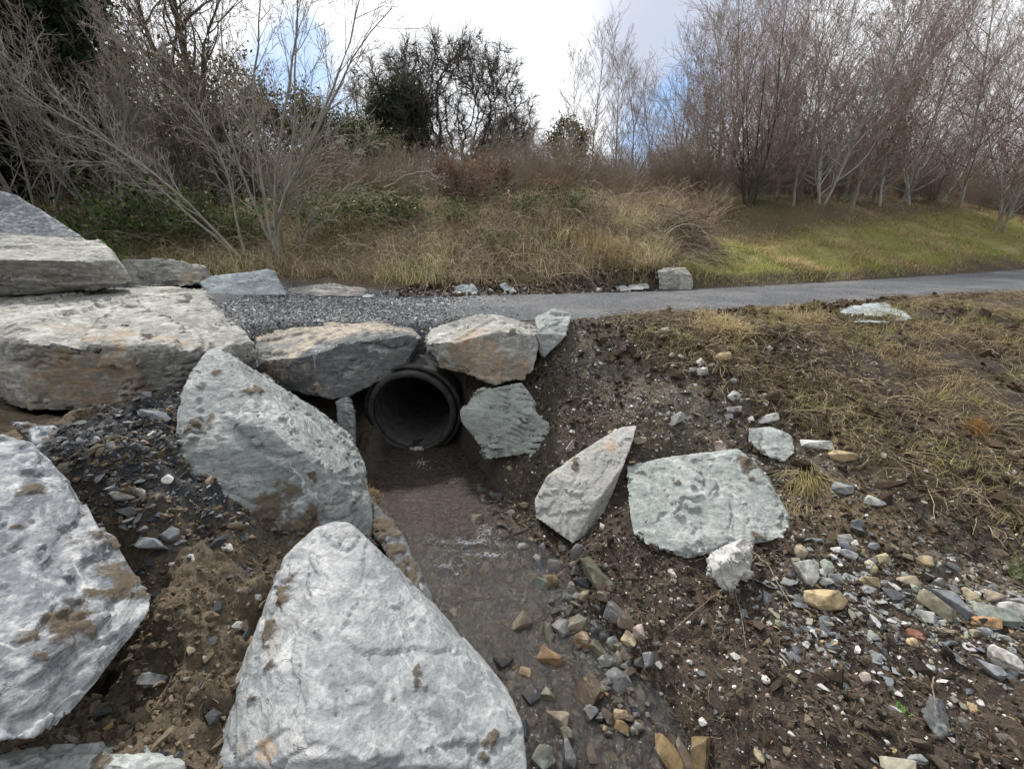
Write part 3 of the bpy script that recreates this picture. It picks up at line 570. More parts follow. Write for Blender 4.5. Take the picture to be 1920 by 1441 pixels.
rock(B, 'broad flat pale green slab of rock set into the right bank', B, GREEN,
     [(1176, 872, 3.28), (1250, 860, 3.28), (1342, 864, 3.2), (1385, 843, 3.3), (1412, 872, 3.15), (1445, 900, 3.0), (1486, 982, 2.68), (1470, 1006, 2.6), (1400, 1012, 2.58), (1352, 1024, 2.55), (1290, 1048, 2.5), (1222, 1026, 2.56), (1186, 1000, 2.66), (1190, 950, 2.86), (1174, 912, 3.06)],
     back=.22, shrink=.94, vox=.012, amp=.016, chip=.02, fol=(.3, -.4, .8), seed=46, mud=[(1390, 858, 24), (1300, 1012, 18), (1270, 895, 7), (1440, 1000, 20), (1205, 985, 9), (1205, 878, 9)])
rock(B, 'smaller green-grey slab just above the broad green one on the right bank', B, GREEN, [(1400, 802, 3.6), (1445, 800, 3.62), (1484, 815, 3.5), (1490, 850, 3.35), (1470, 868, 3.28), (1425, 850, 3.35), (1402, 828, 3.48)], back=.14, vox=.012, amp=.012, seed=48, mud=[(1415, 835, 14), (1450, 862, 10)])
rock(B, 'whitish ribbed rock below the broad green slab, with bare twigs across it', B, CHALK, [(1350, 1026, 2.36), (1395, 1008, 2.42), (1415, 1025, 2.38), (1412, 1074, 2.24), (1388, 1100, 2.16), (1362, 1110, 2.12), (1322, 1078, 2.18), (1319, 1045, 2.27), (1372, 1055, 2.18)], back=.16, vox=.01, amp=.02, chip=.03, strata=.02, fol=(.8, .3, .5), seed=50)
rock(B, 'flat pale blue slab part covered with turf at the near path edge', B, ICE, [(1535, 576, 6.5), (1600, 572, 6.5), (1660, 567, 6.55), (1702, 586, 6.0), (1714, 599, 5.75), (1640, 607, 5.65), (1590, 605, 5.7), (1558, 586, 6.1)], back=.2, vox=.018, amp=.015, seed=52, mud=[(1600, 590, 16), (1645, 576, 6), (1640, 598, 10)])
rock(B, 'slate-grey triangular rock half sunk in dark peat at the lower right', B, DARK, [(1738, 1300, 1.55), (1770, 1310, 1.52), (1793, 1375, 1.38), (1760, 1385, 1.36), (1728, 1340, 1.46), (1760, 1345, 1.42)], back=.08, vox=.008, amp=.01, seed=54)
rock(B, 'brown muddy ledge of rock between the pale front boulder and the water', B, DARK, [(735, 980, 2.86), (755, 1000, 2.78), (790, 1075, 2.5), (815, 1130, 2.3), (825, 1160, 2.2), (760, 1100, 2.35), (700, 1000, 2.8), (700, 940, 3.05)], back=.22, vox=.012, amp=.03, seed=56, mud=[(750, 1040, 46), (780, 1090, 40), (720, 990, 44), (765, 1065, 30)], rust=[(812, 1140, 16)])
# ------------------------------------------------------------------ single stones
CK = dict(grey=(.24, .245, .24), blue=(.21, .225, .24), dark=(.085, .09, .095), white=(.62, .6, .57), tan=(.31, .26, .19), orange=(.46, .35, .2), rust=(.33, .19, .1), yellow=(.44, .38, .24),
          olive=(.19, .175, .12), brown=(.17, .125, .09), green=(.25, .28, .24), pink=(.42, .34, .3), red=(.26, .115, .075), pale=(.42, .42, .4), buff=(.33, .3, .23), amber=(.3, .21, .1))
prng = random.Random(11)
def stone_mesh(name, ax, ay, az, rnd, seed, wet=0.0):
    """a stone with semi-axes ax, ay, az; rnd 0 = split and angular, 1 = water-worn"""
    r = np.random.default_rng(seed); n = 11 if rnd < .5 else (16 if rnd < .75 else 26)
    q = r.normal(size=(n, 3)); q /= np.linalg.norm(q, axis=1)[:, None]
    if rnd < .75: q *= r.uniform(.8, 1.12, (n, 1)); q[:, 2] = np.clip(q[:, 2], -.7, .7)
    if rnd < .75: q = np.sign(q) * np.abs(q) ** .62
    q = q / np.abs(q).max(0)
    me = hull_mesh(q); o = bpy.data.objects.new('tmp', me); COL.objects.link(o)
    a = o.modifiers.new('b', 'BEVEL'); a.width = .05 + .14 * rnd; a.segments = 2; a.limit_method = 'ANGLE'; a.angle_limit = R(12)
    s = o.modifiers.new('s', 'SUBSURF'); s.levels = 1; s.subdivision_type = 'CATMULL_CLARK' if rnd > .75 else 'SIMPLE'
    dg = bpy.context.evaluated_depsgraph_get(); m2 = bpy.data.meshes.new_from_object(o.evaluated_get(dg)); bpy.data.objects.remove(o); bpy.data.meshes.remove(me)
    m2.name = name; V = verts_of(m2); V = V * (1 + .07 * fbm(V * 2.3 + seed, 3, seed))[:, None]
    V = V * np.array([ax, ay, az]); m2.vertices.foreach_set('co', V.astype(np.float32).ravel()); m2.update()
    m2.polygons.foreach_set('use_smooth', np.full(len(m2.polygons), rnd > .75)); at = m2.attributes.new('wet', 'FLOAT', 'POINT'); at.data.foreach_set('value', np.full(len(V), wet, np.float32))
    m2.materials.clear(); m2.materials.append(STONE); return m2
SN = [0]
def place_stone(name, cat, x0, y0, x1, y1, ang, ck, rnd, label, group=None, wet=0.0, sink=.25, surf=None):
    SN[0] += 1; cx, cy = (x0 + x1) / 2, (y0 + y1) / 2; wpx, hpx = (x1 - x0), (y1 - y0)
    if ang: L = max(wpx, hpx) * 1.02; wpx, hpx = L, max(min(wpx, hpx) * .85, L * .45, 6)
    g = ground_at(cx, cy + (y1 - y0) * .2); d = ray(cx, cy); t = g[1] / d[1]; dd_, wl_, hw_, _ = stream_info(g[:1], g[1:2])
    if wet and dd_[0] < hw_[0] + .12: t = min(t, (wl_[0] + .008 - CZ) / d[2])
    ax, ay = wpx * t / 2, hpx * t / 2; az = .5 * (min(ax, ay) + .3 * max(ax, ay))
    pos = np.array([0, 0, CZ]) + d * t; vd = d / np.linalg.norm(d)
    pos = pos - vd * az * (.12 if not wet else .05)
    ca, sa = math.cos(R(ang)), math.sin(R(ang)); rt = np.array([1.0, 0, 0]); up = np.cross(rt, vd); up /= np.linalg.norm(up)
    X = rt * ca - up * sa; Yv = rt * sa + up * ca
    me = stone_mesh(name, ax, ay, az, rnd, SN[0] * 7 + 3, wet)
    o = link(name, me); o.matrix_world = Matrix([[X[k], Yv[k], -vd[k], pos[k]] for k in range(3)] + [[0, 0, 0, 1]])
    c = CK[ck]; j = prng.uniform(.85, 1.15) * (.5 if wet else .95); o.color = (c[0] * j, c[1] * j, c[2] * j, 1); tag(o, label, cat, group); return o
S = 'stone'
for a in [
    # along and in the stream, (x0, y0, x1, y1, turn, colour, roundness, label, wet)
    (1094, 1038, 1141, 1107, 62, 'olive', .2, 'long olive-yellow split stone leaning below the sandy-grey slab', .3),
    (1130, 1131, 1185, 1173, 30, 'dark', .1, 'dark grey angular stone with a flat top, just above the pinkish white stone', 0),
    (1055, 1151, 1101, 1186, 0, 'olive', .2, 'wet yellow-brown square block at the water edge', .8),
    (1075, 1184, 1107, 1223, 0, 'rust', .9, 'reddish rounded stone with a white top at the water edge', .5),
    (1003, 1211, 1054, 1252, 32, 'rust', .2, 'wet rust-orange wedge of stone standing out of the stream', .8),
    (1137, 1253, 1184, 1296, 0, 'grey', .9, 'round mid-grey ridged stone at the water edge below the green pebbles', .3),
    (1181, 1288, 1212, 1322, 0, 'pale', .8, 'pale grey-green lump just right of the round ridged grey stone', 0),
    (1196, 1222, 1234, 1251, 0, 'blue', .2, 'bluish white square chip on the edge of the peat bank', 0),
    (1183, 1171, 1209, 1198, 0, 'pink', .2, 'pinkish white angular stone at the foot of the peat bank', 0),
    (1081, 1106, 1110, 1130, -25, 'tan', .9, 'smooth brown egg-shaped pebble under the olive split stone', .4),
    (1116, 1106, 1146, 1131, 10, 'brown', .6, 'dull brown pebble right of the egg-shaped one', .2),
    (1064, 1088, 1087, 1114, 0, 'pink', .5, 'greyish pink stone left of the olive split stone foot', .3),
    (1024, 1044, 1060, 1074, 20, 'green', .5, 'wet blue-green stone at the stream edge left of the leaning slab foot', .6),
    (1065, 1046, 1096, 1072, 0, 'dark', .4, 'wet black stone under the lower tip of the leaning slab', .8),
    (1066, 1018, 1098, 1048, -30, 'grey', .3, 'grey broken stone right under the lower tip of the leaning slab', .2),
    (1004, 1043, 1020, 1072, 0, 'blue', .8, 'upright blue-grey pebble beside the wet blue-green stone', .5),
    (1008, 1016, 1024, 1041, 0, 'blue', .8, 'small blue-grey oval pebble above the upright one', .4),
    (969, 1016, 992, 1034, 0, 'blue', .8, 'blue-grey pebble with a white vein beside the riffle', .5),
    (1046, 1019, 1063, 1034, 0, 'pale', .8, 'small cream pebble left of the leaning slab tip', .2),
    (1000, 1078, 1026, 1110, 20, 'green', .5, 'green-grey stone standing in shallow water', .7),
    (1080, 1095, 1096, 1111, 0, 'olive', .5, 'small olive stone at the olive split stone base', .4),
    (1150, 1220, 1168, 1250, 0, 'tan', .9, 'upright orange-brown pebble on the stony margin', .3),
    (1167, 1222, 1189, 1243, -35, 'brown', .9, 'oval brown pebble beside the upright orange-brown one', .3),
    (1121, 1228, 1153, 1252, 0, 'green', .8, 'dark green-grey rounded stone at the water edge', .6),
    (1108, 1198, 1134, 1238, 55, 'olive', .7, 'long olive pebble half in the water', .7),
    (1136, 1192, 1160, 1219, 0, 'grey', .7, 'grey broken pebble amid the stony margin', .3),
    (1165, 1183, 1197, 1214, 30, 'yellow', .4, 'pale yellow chipped stone below the pinkish white one', 0),
    (1075, 1277, 1124, 1327, 25, 'brown', .5, 'large brown mottled stone breaking the water', .8),
    (922, 1219, 963, 1254, -25, 'dark', .2, 'flat dark wet stone near the pale boulder edge', .9),
    (980, 1284, 1013, 1324, 45, 'dark', .2, 'black wet wedge of stone against the pale front boulder', .9),
    (1013, 1288, 1038, 1318, 50, 'olive', .4, 'narrow dark olive stone beside the black wet wedge', .9),
    (973, 1250, 996, 1268, 10, 'orange', .7, 'small wet orange stone by the pale front boulder', .8),
    (992, 1388, 1042, 1438, 20, 'green', .1, 'angular moss-green stone at the lower right foot of the pale front boulder', .5),
    (1226, 1376, 1278, 1456, 60, 'amber', .2, 'wet yellow-brown stone like a split log at the bottom edge', .6),
    (1266, 1386, 1306, 1456, 82, 'brown', .2, 'tan wet stone between the yellow-brown pair at the bottom edge', .6),
    (1292, 1382, 1334, 1456, 108, 'amber', .2, 'yellow-brown stone leaning outward, right of the tan one at the bottom edge', .6),
    (1020, 1325, 1066, 1365, 20, 'tan', .4, 'submerged tan flat stone in midstream', .9),
    (1106, 1262, 1130, 1300, 60, 'brown', .5, 'submerged brown stone left of the round ridged grey stone', .9),
    (957, 1150, 998, 1185, -40, 'tan', .5, 'submerged sandy stone in the wide shallow', .9),
    (1018, 1165, 1046, 1204, 70, 'olive', .5, 'submerged olive stone above the rust-orange wedge', .9),
    (1046, 1370, 1078, 1441, 75, 'dark', .3, 'long blue-black stone under water at the bottom edge', .9),
    (1150, 1330, 1180, 1350, 0, 'orange', .5, 'amber stone in shallow water by the peat foot', .8),
    (1183, 1352, 1210, 1372, 0, 'grey', .6, 'small bluish stone at the shallow margin near the yellow-brown stones', .5),
    (1044, 1363, 1074, 1385, 0, 'olive', .3, 'small angular olive stone above the long blue-black one', .8),
    (1098, 1395, 1120, 1430, 80, 'brown', .4, 'brown sliver of stone under water near the bottom edge', .9),
    (975, 1350, 1003, 1385, 60, 'dark', .4, 'slate-dark pebble against the pale boulder, above the moss-green stone', .9),
    (882, 960, 906, 985, 0, 'olive', .6, 'wet olive stone on the right brink of the pool', .5),
    (975, 940, 992, 952, 0, 'yellow', .8, 'mossy yellow pebble on the dark brink left of the leaning slab', .3),
    (950, 955, 968, 973, 0, 'olive', .8, 'olive pebble beside the mossy yellow one', .3),
    (950, 872, 963, 884, 0, 'yellow', .9, 'small yellowish pebble beneath the grey-green propped boulder', .2),
    # stony wash and peat on the right
    (1508, 1095, 1583, 1147, 8, 'orange', .95, 'smooth golden orange stone, biggest in the stony wash', 0),
    (1498, 1046, 1540, 1102, 0, 'pale', .4, 'upright grey-white stone above the golden orange one', 0),
    (1541, 1046, 1563, 1080, 0, 'green', .8, 'green-grey oval stone beside the upright grey-white one', 0),
    (1550, 1072, 1582, 1096, 0, 'grey', .4, 'mid-grey blunt stone above the golden orange one, right', 0),
    (1536, 1084, 1558, 1095, 0, 'white', .9, 'little white pebble touching the golden orange stone', 0),
    (1614, 1078, 1652, 1106, 10, 'orange', .6, 'amber cube-like stone right of the golden orange one', 0),
    (1640, 1038, 1670, 1060, 0, 'yellow', .6, 'pale yellow stone at the top of the stony wash', 0),
    (1619, 1049, 1643, 1075, 0, 'yellow', .8, 'buff round pebble above the amber cube-like stone', 0),
    (1490, 1020, 1513, 1047, 0, 'tan', .8, 'tan rounded stone under the hanging straw tuft', 0),
    (1522, 1006, 1545, 1022, 25, 'blue', .2, 'thin blue-white slate chip beside the hanging straw tuft', 0),
    (1574, 1010, 1592, 1032, 40, 'blue', .3, 'blue slate flake with a white stripe in the wash', 0),
    (1558, 1024, 1578, 1036, 0, 'white', .4, 'flat white chip left of the blue slate flake', 0),
    (1592, 1012, 1608, 1024, 0, 'white', .7, 'cream pebble right of the blue slate flake', 0),
    (1718, 1040, 1745, 1062, 0, 'orange', .6, 'rusty orange blunt stone at the right of the wash', 0),
    (1684, 1080, 1722, 1106, 0, 'tan', .5, 'two-toned cream and rust stone in the wash', 0),
    (1655, 1098, 1690, 1133, 58, 'dark', .1, 'long dark slate splinter right of the amber cube-like stone', 0),
    (1733, 1106, 1772, 1165, 62, 'olive', .2, 'tall olive slab-like stone on the right of the wash', 0),
    (1760, 1098, 1802, 1160, 62, 'blue', .1, 'blue-grey split slate leaning by the tall olive stone', 0),
    (1806, 1100, 1834, 1134, 0, 'yellow', .3, 'pale yellow upright wedge near the right edge', 0),
    (1843, 1102, 1880, 1133, 20, 'tan', .4, 'brown and pink broken stone near the right edge', 0),
    (1832, 1132, 1903, 1172, 25, 'green', .1, 'long green-grey slate lying at the right edge', 0),
    (1872, 1125, 1930, 1165, 25, 'pale', .1, 'broad pale slate cut by the right edge', 0),
    (1812, 1135, 1836, 1154, 0, 'white', .5, 'white stone with a grey end near the right edge', 0),
    (1822, 1155, 1872, 1178, 12, 'rust', .3, 'flat rusty stone under the long green-grey slate', 0),
    (1858, 1205, 1907, 1262, 35, 'white', .4, 'large black and white stone near the right edge', 0),
    (1836, 1218, 1866, 1272, 65, 'blue', .1, 'blue-white slate standing left of the black and white stone', 0),
    (1700, 1178, 1734, 1202, 20, 'red', .3, 'brick-red stone in the dark peat', 0),
    (1700, 1196, 1722, 1214, 0, 'orange', .8, 'small orange pebble under the brick-red stone', 0),
    (1623, 1177, 1645, 1200, 0, 'green', .4, 'small green-grey stone alone on the peat', 0),
    (1611, 1260, 1632, 1281, 0, 'pink', .7, 'pinkish rounded stone alone on the dark peat', 0),
    (1653, 1414, 1716, 1450, 8, 'buff', .3, 'buff block at the bottom edge of the peat', 0),
    (1704, 1412, 1741, 1432, 5, 'grey', .8, 'smooth grey stone right of the buff block at the bottom', 0),
    (1414, 1404, 1433, 1428, 70, 'yellow', .8, 'cream upright pebble near the bottom edge', 0),
    (1310, 1345, 1326, 1360, 0, 'white', .95, 'very white round pebble near the yellow-brown stones', 0),
    (1428, 1266, 1444, 1281, 0, 'white', .9, 'bright white pebble beside a small buff one on the peat', 0),
    (1476, 1262, 1494, 1281, 50, 'tan', .6, 'small buff stone right of a bright white pebble', 0),
    (1560, 899, 1597, 928, 20, 'blue', .5, 'smooth blue-grey stone on the bare slope right of the green slab', 0),
    (1618, 928, 1655, 950, 25, 'pale', .1, 'pale broken slate on the bare slope', 0),
    (1556, 841, 1606, 868, 18, 'orange', .8, 'long rusty sausage-shaped stone on the gravel ridge', 0),
    (1502, 817, 1557, 852, 30, 'pale', .2, 'long pale flat stone end to end with the rusty one', 0),
    (1416, 772, 1458, 796, 5, 'white', .7, 'largest white stone on the gravel ridge', 0),
    (1306, 688, 1328, 704, 0, 'white', .7, 'white blunt stone at the top of the gravel ridge', 0),
    (1366, 730, 1394, 758, 45, 'pale', .3, 'whitish ribbed splinter on the gravel ridge', 0),
    (1362, 760, 1392, 774, 5, 'pale', .5, 'flat pale pebble under the whitish ribbed splinter', 0),
    (1337, 826, 1360, 850, 0, 'pink', .6, 'pinkish cream stone above the broad green slab', 0),
    (1402, 858, 1418, 873, 0, 'white', .5, 'little white stone on the rim of the broad green slab', 0),
    (1232, 614, 1262, 627, 0, 'white', .3, 'flat white stone at the crest beside the path', 0),
    (1335, 664, 1375, 674, 8, 'orange', .5, 'rusty flat stone by the straw clump', 0),
    (1182, 818, 1212, 832, 0, 'tan', .5, 'tan stone at the top end of the leaning slab', 0),
    (1136, 806, 1160, 830, 0, 'tan', .4, 'rusty chunk behind the leaning slab top', 0),
    (1062, 824, 1092, 850, -45, 'pink', .3, 'pink-buff flat chip above the leaning slab', 0),
    (1246, 778, 1290, 796, -30, 'grey', .1, 'thin green-grey chip on the gravel above the broad slab', 0),
    (1252, 1066, 1267, 1083, 70, 'pink', .5, 'small pale pink chip on peat left of the ribbed whitish rock', 0),
    # left, between the boulders
    (262, 768, 318, 794, 5, 'blue', .8, 'dark blue-grey rounded stone in the black gravel under the orange-faced boulder', 0),
    (207, 921, 250, 938, 0, 'pale', .8, 'flat white-grey stone in the black slate gravel', 0),
    (302, 889, 324, 908, 0, 'white', .9, 'white pebble by the foot of the pointed grey boulder', 0),
    (300, 985, 335, 1015, 0, 'blue', .3, 'blue-grey broken stone at the lower end of the black gravel', 0),
    (258, 1010, 320, 1040, 12, 'blue', .2, 'flat blue slate with a pale top beside the dark-banded boulder', 0),
    (220, 948, 262, 966, 10, 'dark', .2, 'dark slate lump under the flat white-grey stone', 0),
    (414, 1018, 438, 1034, 0, 'white', .95, 'white pebble on brown clay between the boulders', 0),
    (190, 1150, 215, 1170, 0, 'white', .9, 'white pebble on the muddy patch of the dark-banded boulder', 0),
    (262, 1262, 312, 1288, 0, 'blue', .2, 'blue-white chip on the brown clay slope, right of the dark crevice', 0),
    (450, 1156, 480, 1186, 20, 'brown', .6, 'brown stone stuck in the clay left of the pale boulder', 0),
    (280, 1100, 308, 1124, 0, 'dark', .4, 'dark stone stuck in the clay right of the dark-banded boulder', 0),
    (40, 740, 62, 762, 0, 'dark', .3, 'black stone under the left end of the orange-faced boulder', 0)]:
    place_stone(S, S, *a[:8], wet=a[8])

# smaller stones one can count but hardly tell apart
def scatter_px(n, poly, size, cks, rnd, label, group, name='pebble', seed=1, wet=0):
    r = random.Random(seed); xs_ = [p[0] for p in poly]; ys_ = [p[1] for p in poly]; k = 0; tries = 0
    while k < n and tries < 4000:
        tries += 1; x, y = r.uniform(min(xs_), max(xs_)), r.uniform(min(ys_), max(ys_)); ins = False
        for (ax_, ay_), (bx_, by_) in zip(poly, poly[1:] + poly[:1]):
            if (ay_ > y) != (by_ > y) and x < (bx_ - ax_) * (y - ay_) / (by_ - ay_) + ax_: ins = not ins
        if not ins: continue
        s = size[0] * (size[1] / size[0]) ** (r.random() ** 2.1); e = r.uniform(.55, .95)
        place_stone(name, 'pebble', x - s / 2, y - s * e / 2, x + s / 2, y + s * e / 2, r.choice([0, 0, 25, -30, 50]) if rnd < .5 else 0, r.choice(cks), rnd, label, group, wet); k += 1
scatter_px(46, [(1240, 650), (1330, 660), (1480, 770), (1540, 850), (1400, 790), (1300, 830), (1220, 840), (1240, 720)], (7, 20), ['white', 'pale', 'pale', 'grey', 'grey', 'buff'], .3, 'small loose pebble scattered on the gravel ridge above the slabs', 'pebbles on the gravel ridge', seed=2)
scatter_px(90, [(1480, 1000), (1600, 960), (1760, 1050), (1920, 1110), (1920, 1300), (1800, 1200), (1660, 1130), (1500, 1110)], (11, 34), ['grey', 'grey', 'green', 'dark', 'pale', 'dark', 'olive', 'blue', 'grey', 'tan'], .25, 'small slate chip packed into the stony wash at the right', 'slate chips in the stony wash', 'slate_chip', seed=3)
scatter_px(64, [(1230, 1060), (1400, 1120), (1700, 1200), (1850, 1300), (1800, 1420), (1360, 1430), (1230, 1300)], (5, 13), ['white', 'white', 'pale', 'pink', 'pale'], .9, 'tiny whitish pebble lying on the dark peat bank', 'whitish pebbles on the dark peat', seed=4)
scatter_px(120, [(985, 1000), (1090, 1060), (1200, 1180), (1225, 1330), (1200, 1390), (1110, 1370), (1085, 1250), (1030, 1130)], (9, 42), ['olive', 'brown', 'grey', 'dark', 'dark', 'olive', 'brown', 'grey', 'amber'], .3, 'small wet pebble packed along the right margin of the stream', 'pebbles along the stream margin', seed=5, wet=.6)
scatter_px(26, [(180, 820), (330, 800), (330, 1000), (230, 1000)], (12, 30), ['dark', 'blue', 'dark', 'grey', 'pale'], .3, 'small slate piece in the black gravel between the left boulders', 'slate pieces in the black gravel', 'slate_chip', seed=6)
scatter_px(24, [(330, 1000), (520, 1020), (430, 1280), (300, 1380), (230, 1330), (300, 1180)], (9, 26), ['dark', 'brown', 'blue', 'olive', 'pale'], .5, 'small stone embedded in the brown clay between the front boulders', 'stones in the brown clay', seed=7)
scatter_px(26, [(880, 880), (930, 930), (990, 1010), (940, 1010), (905, 950)], (10, 26), ['dark', 'olive', 'brown', 'dark'], .4, 'small dark wet stone lodged in the right brink of the pool', 'dark stones on the pool brink', seed=9, wet=.5)
scatter_px(14, [(705, 545), (1110, 535), (1230, 535), (1230, 546), (1110, 549), (720, 556)], (8, 16), ['pale', 'white', 'dark', 'brown'], .4, 'small broken stone in the dark soil along the far path edge', 'broken stones on the far path edge', seed=8)

# ------------------------------------------------------------------ gravel, crumbs, roots and grass (uncountable)
def tubes(paths, rad, sides=3):
    """paths (N,k,3), rad (N,k)"""
    N_, k, _ = paths.shape; tg = np.gradient(paths, axis=1); tg /= np.linalg.norm(tg, axis=2, keepdims=True) + 1e-9
    ref = np.where(np.abs(tg[..., 2:3]) > .9, np.array([1.0, 0, 0]), np.array([0, 0, 1.0])); a = np.cross(tg, ref); a /= np.linalg.norm(a, axis=2, keepdims=True) + 1e-9; b_ = np.cross(tg, a)
    th = np.linspace(0, 2 * math.pi, sides, endpoint=False)
    V = paths[:, :, None] + rad[:, :, None, None] * (a[:, :, None] * np.cos(th)[None, None, :, None] + b_[:, :, None] * np.sin(th)[None, None, :, None])
    i = np.arange(N_ * k * sides).reshape(N_, k, sides); j = np.roll(i, -1, 2)
    return V.reshape(-1, 3), np.stack([i[:, :-1], j[:, :-1], j[:, 1:], i[:, 1:]], -1).reshape(-1, 4), k * sides
def chips(name, xy, size, colr, flat, mat=GRAVEL, zoff=0.0, seed=1, z=None):
    r = np.random.default_rng(seed); n = len(xy); z = H(xy[:, 0], xy[:, 1]) if z is None else z
    Vs, Fs, Cs = [], [], []; base = 0; which = r.integers(0, 7, n)
    for k in range(7):
        q = r.normal(size=(11, 3)); q /= np.linalg.norm(q, axis=1)[:, None]; me = hull_mesh(q); T = verts_of(me)
        TF = np.array([list(p.vertices) for p in me.polygons]); bpy.data.meshes.remove(me)
        m_ = np.where(which == k)[0]
        if not len(m_): continue
        an = r.uniform(0, 6.28, len(m_)); ti = r.normal(0, .35, (len(m_), 2)); s = size[m_]; el = r.uniform(.6, 1.3, len(m_))
        x, y, zz = T[None, :, 0] * (s * el)[:, None], T[None, :, 1] * (s / el)[:, None], T[None, :, 2] * (s * flat[m_])[:, None]
        zz = zz + x * ti[:, :1] + y * ti[:, 1:]
        X = x * np.cos(an)[:, None] - y * np.sin(an)[:, None]; Y = x * np.sin(an)[:, None] + y * np.cos(an)[:, None]
        V = np.stack([X + xy[m_, 0:1], Y + xy[m_, 1:2], zz + (z[m_] + s * flat[m_] * .45 + zoff)[:, None]], -1)
        Vs.append(V.reshape(-1, 3)); Fs.append((TF[None] + (base + np.arange(len(m_)) * len(T))[:, None, None]).reshape(-1, 3)); Cs.append(np.repeat(colr[m_], len(T), 0)); base += len(m_) * len(T)
    return tag(link(name, mesh_np(name, np.concatenate(Vs), np.concatenate(Fs), mat, False, cols={'Col': np.concatenate(Cs)})), kind='stuff')
def pick(r, n, table):
    cs = np.array([c for c, w_ in table]); p = np.array([w_ for c, w_ in table], float); c = cs[r.choice(len(cs), n, p=p / p.sum())]
    return c * r.uniform(.7, 1.3, (n, 1))
gr = np.random.default_rng(21)
def box_pts(n, x0, x1, y0, y1, keep=None):
    p = np.stack([gr.uniform(x0, x1, n), gr.uniform(y0, y1, n)], 1)
    return p if keep is None else p[keep(p[:, 0], p[:, 1])]
def lognorm(n, med, sg, lo, hi): return np.clip(med * np.exp(gr.normal(0, sg, n)), lo, hi)
dry = lambda x, y: (stream_info(x, y)[0] > stream_info(x, y)[2] - .01)
# slate grit continuing the path to the left
p = box_pts(38000, -4.6, .3, 5.2, 8.3, lambda x, y: (path_d(x, y) < .12 + .3 * (x < -.9)) & (gr.random(len(x)) < sstep(.4, -1.5, x + fb2(x, y, 1.5, 2, 5) * .6) + .02))
chips('slate_gravel', p, lognorm(len(p), .0105, .5, .005, .035), pick(gr, len(p), [((.1, .105, .115), 4), ((.19, .2, .21), 4), ((.34, .35, .36), 2.6), ((.5, .51, .52), 1.2), ((.22, .19, .15), .6)]), gr.uniform(.25, .6, len(p)), seed=3, z=H(p[:, 0], p[:, 1]) + .018 * (p[:, 0] > -.9) * (path_d(p[:, 0], p[:, 1]) < 0))
# black gravel between the boulders
p = box_pts(9000, -3.3, -1.35, 1.75, 3.7, lambda x, y: gr.random(len(x)) < sstep(1.15, .6, np.hypot((x + 2.35) / 1.0, (y - 2.75) / .95) + .3 * fb2(x, y, 5, 2, 7)))
chips('black_gravel', p, lognorm(len(p), .009, .6, .004, .035), pick(gr, len(p), [((.04, .042, .046), 5), ((.09, .095, .1), 3), ((.2, .2, .21), .8), ((.4, .39, .37), .15), ((.09, .065, .04), 1)]), gr.uniform(.3, .7, len(p)), seed=4)
# crumbs of clay and peat
p = box_pts(17000, -2.6, .2, .8, 3.3, lambda x, y: dry(x, y) & (gr.random(len(x)) < sstep(-.55, .1, fb2(x, y, 2.6, 3, 133)))); SC = lognorm(len(p), .008, .65, .003, .04)
chips('clay_crumbs', p, SC, pick(gr, len(p), [((.135, .107, .074), 5), ((.092, .073, .05), 4), ((.185, .15, .105), 1.5), ((.2, .19, .17), .35), ((.07, .075, .08), .6), ((.32, .22, .1), .12)]), gr.uniform(.5, .95, len(p)), vcol_material('crumbs', .95, .006, 90, .1), seed=5)
p = box_pts(34000, .0, 4.0, .8, 5.2, lambda x, y: dry(x, y) & (gr.random(len(x)) < np.clip(1.5 - y * .16, .3, 1) * sstep(-.6, .1, fb2(x, y, 1.9, 3, 131) + .4 * fb2(x, y, 7, 2, 132)))); SC = lognorm(len(p), .0075, .65, .003, .05)
chips('peat_crumbs', p, SC, pick(gr, len(p), [((.052, .041, .032), 6), ((.082, .064, .048), 4), ((.135, .107, .078), 2), ((.026, .02, .015), 2.5)]), gr.uniform(.5, .95, len(p)), bpy.data.materials['crumbs'], seed=6)
# loose grit on the right bank, thick along the ridge and in the wash
p = box_pts(80000, -.1, 4.2, .9, 5.4, lambda x, y: dry(x, y) & (gr.random(len(x)) < .3 + .7 * np.exp(-((y - np.interp(x, [.2, .7, 1.2, 2.0, 2.6, 3.2], [5.3, 4.6, 4.1, 3.6, 2.9, 2.2]) + .1) / .42) ** 2) * (y > 2.8) + .75 * np.exp(-((y - 2.0 - .02 * x) / .3) ** 2) * sstep(1.35, 1.9, x)))
chips('grit', p, lognorm(len(p), .0056, .65, .0022, .03), pick(gr, len(p), [((.13, .12, .1), 4), ((.22, .21, .19), 2.5), ((.4, .39, .37), 1.3), ((.6, .59, .55), .8), ((.09, .095, .1), 2), ((.27, .2, .11), .7), ((.07, .052, .036), 4)]), gr.uniform(.35, .8, len(p)), seed=7)
p = box_pts(1500, 1.4, 3.3, 1.45, 2.55, lambda x, y: gr.random(len(x)) < np.exp(-((y - 2.0) / .3) ** 2) * sstep(1.3, 1.8, x))
chips('slate_shingle', p, lognorm(len(p), .02, .45, .01, .05), pick(gr, len(p), [((.13, .14, .15), 4), ((.22, .23, .235), 3), ((.36, .36, .35), 1.2), ((.2, .2, .15), 1), ((.3, .22, .12), .5)]), gr.uniform(.2, .5, len(p)), seed=8)
p = box_pts(5000, -1.0, 9, 5.5, 11, lambda x, y: path_d(x, y) < -.02); chips('path_grit', p, lognorm(len(p), .006, .5, .003, .016), pick(gr, len(p), [((.06, .062, .066), 4), ((.2, .2, .21), 3), ((.36, .36, .36), 1), ((.12, .085, .05), 1)]), gr.uniform(.4, .8, len(p)), zoff=.022, seed=13)
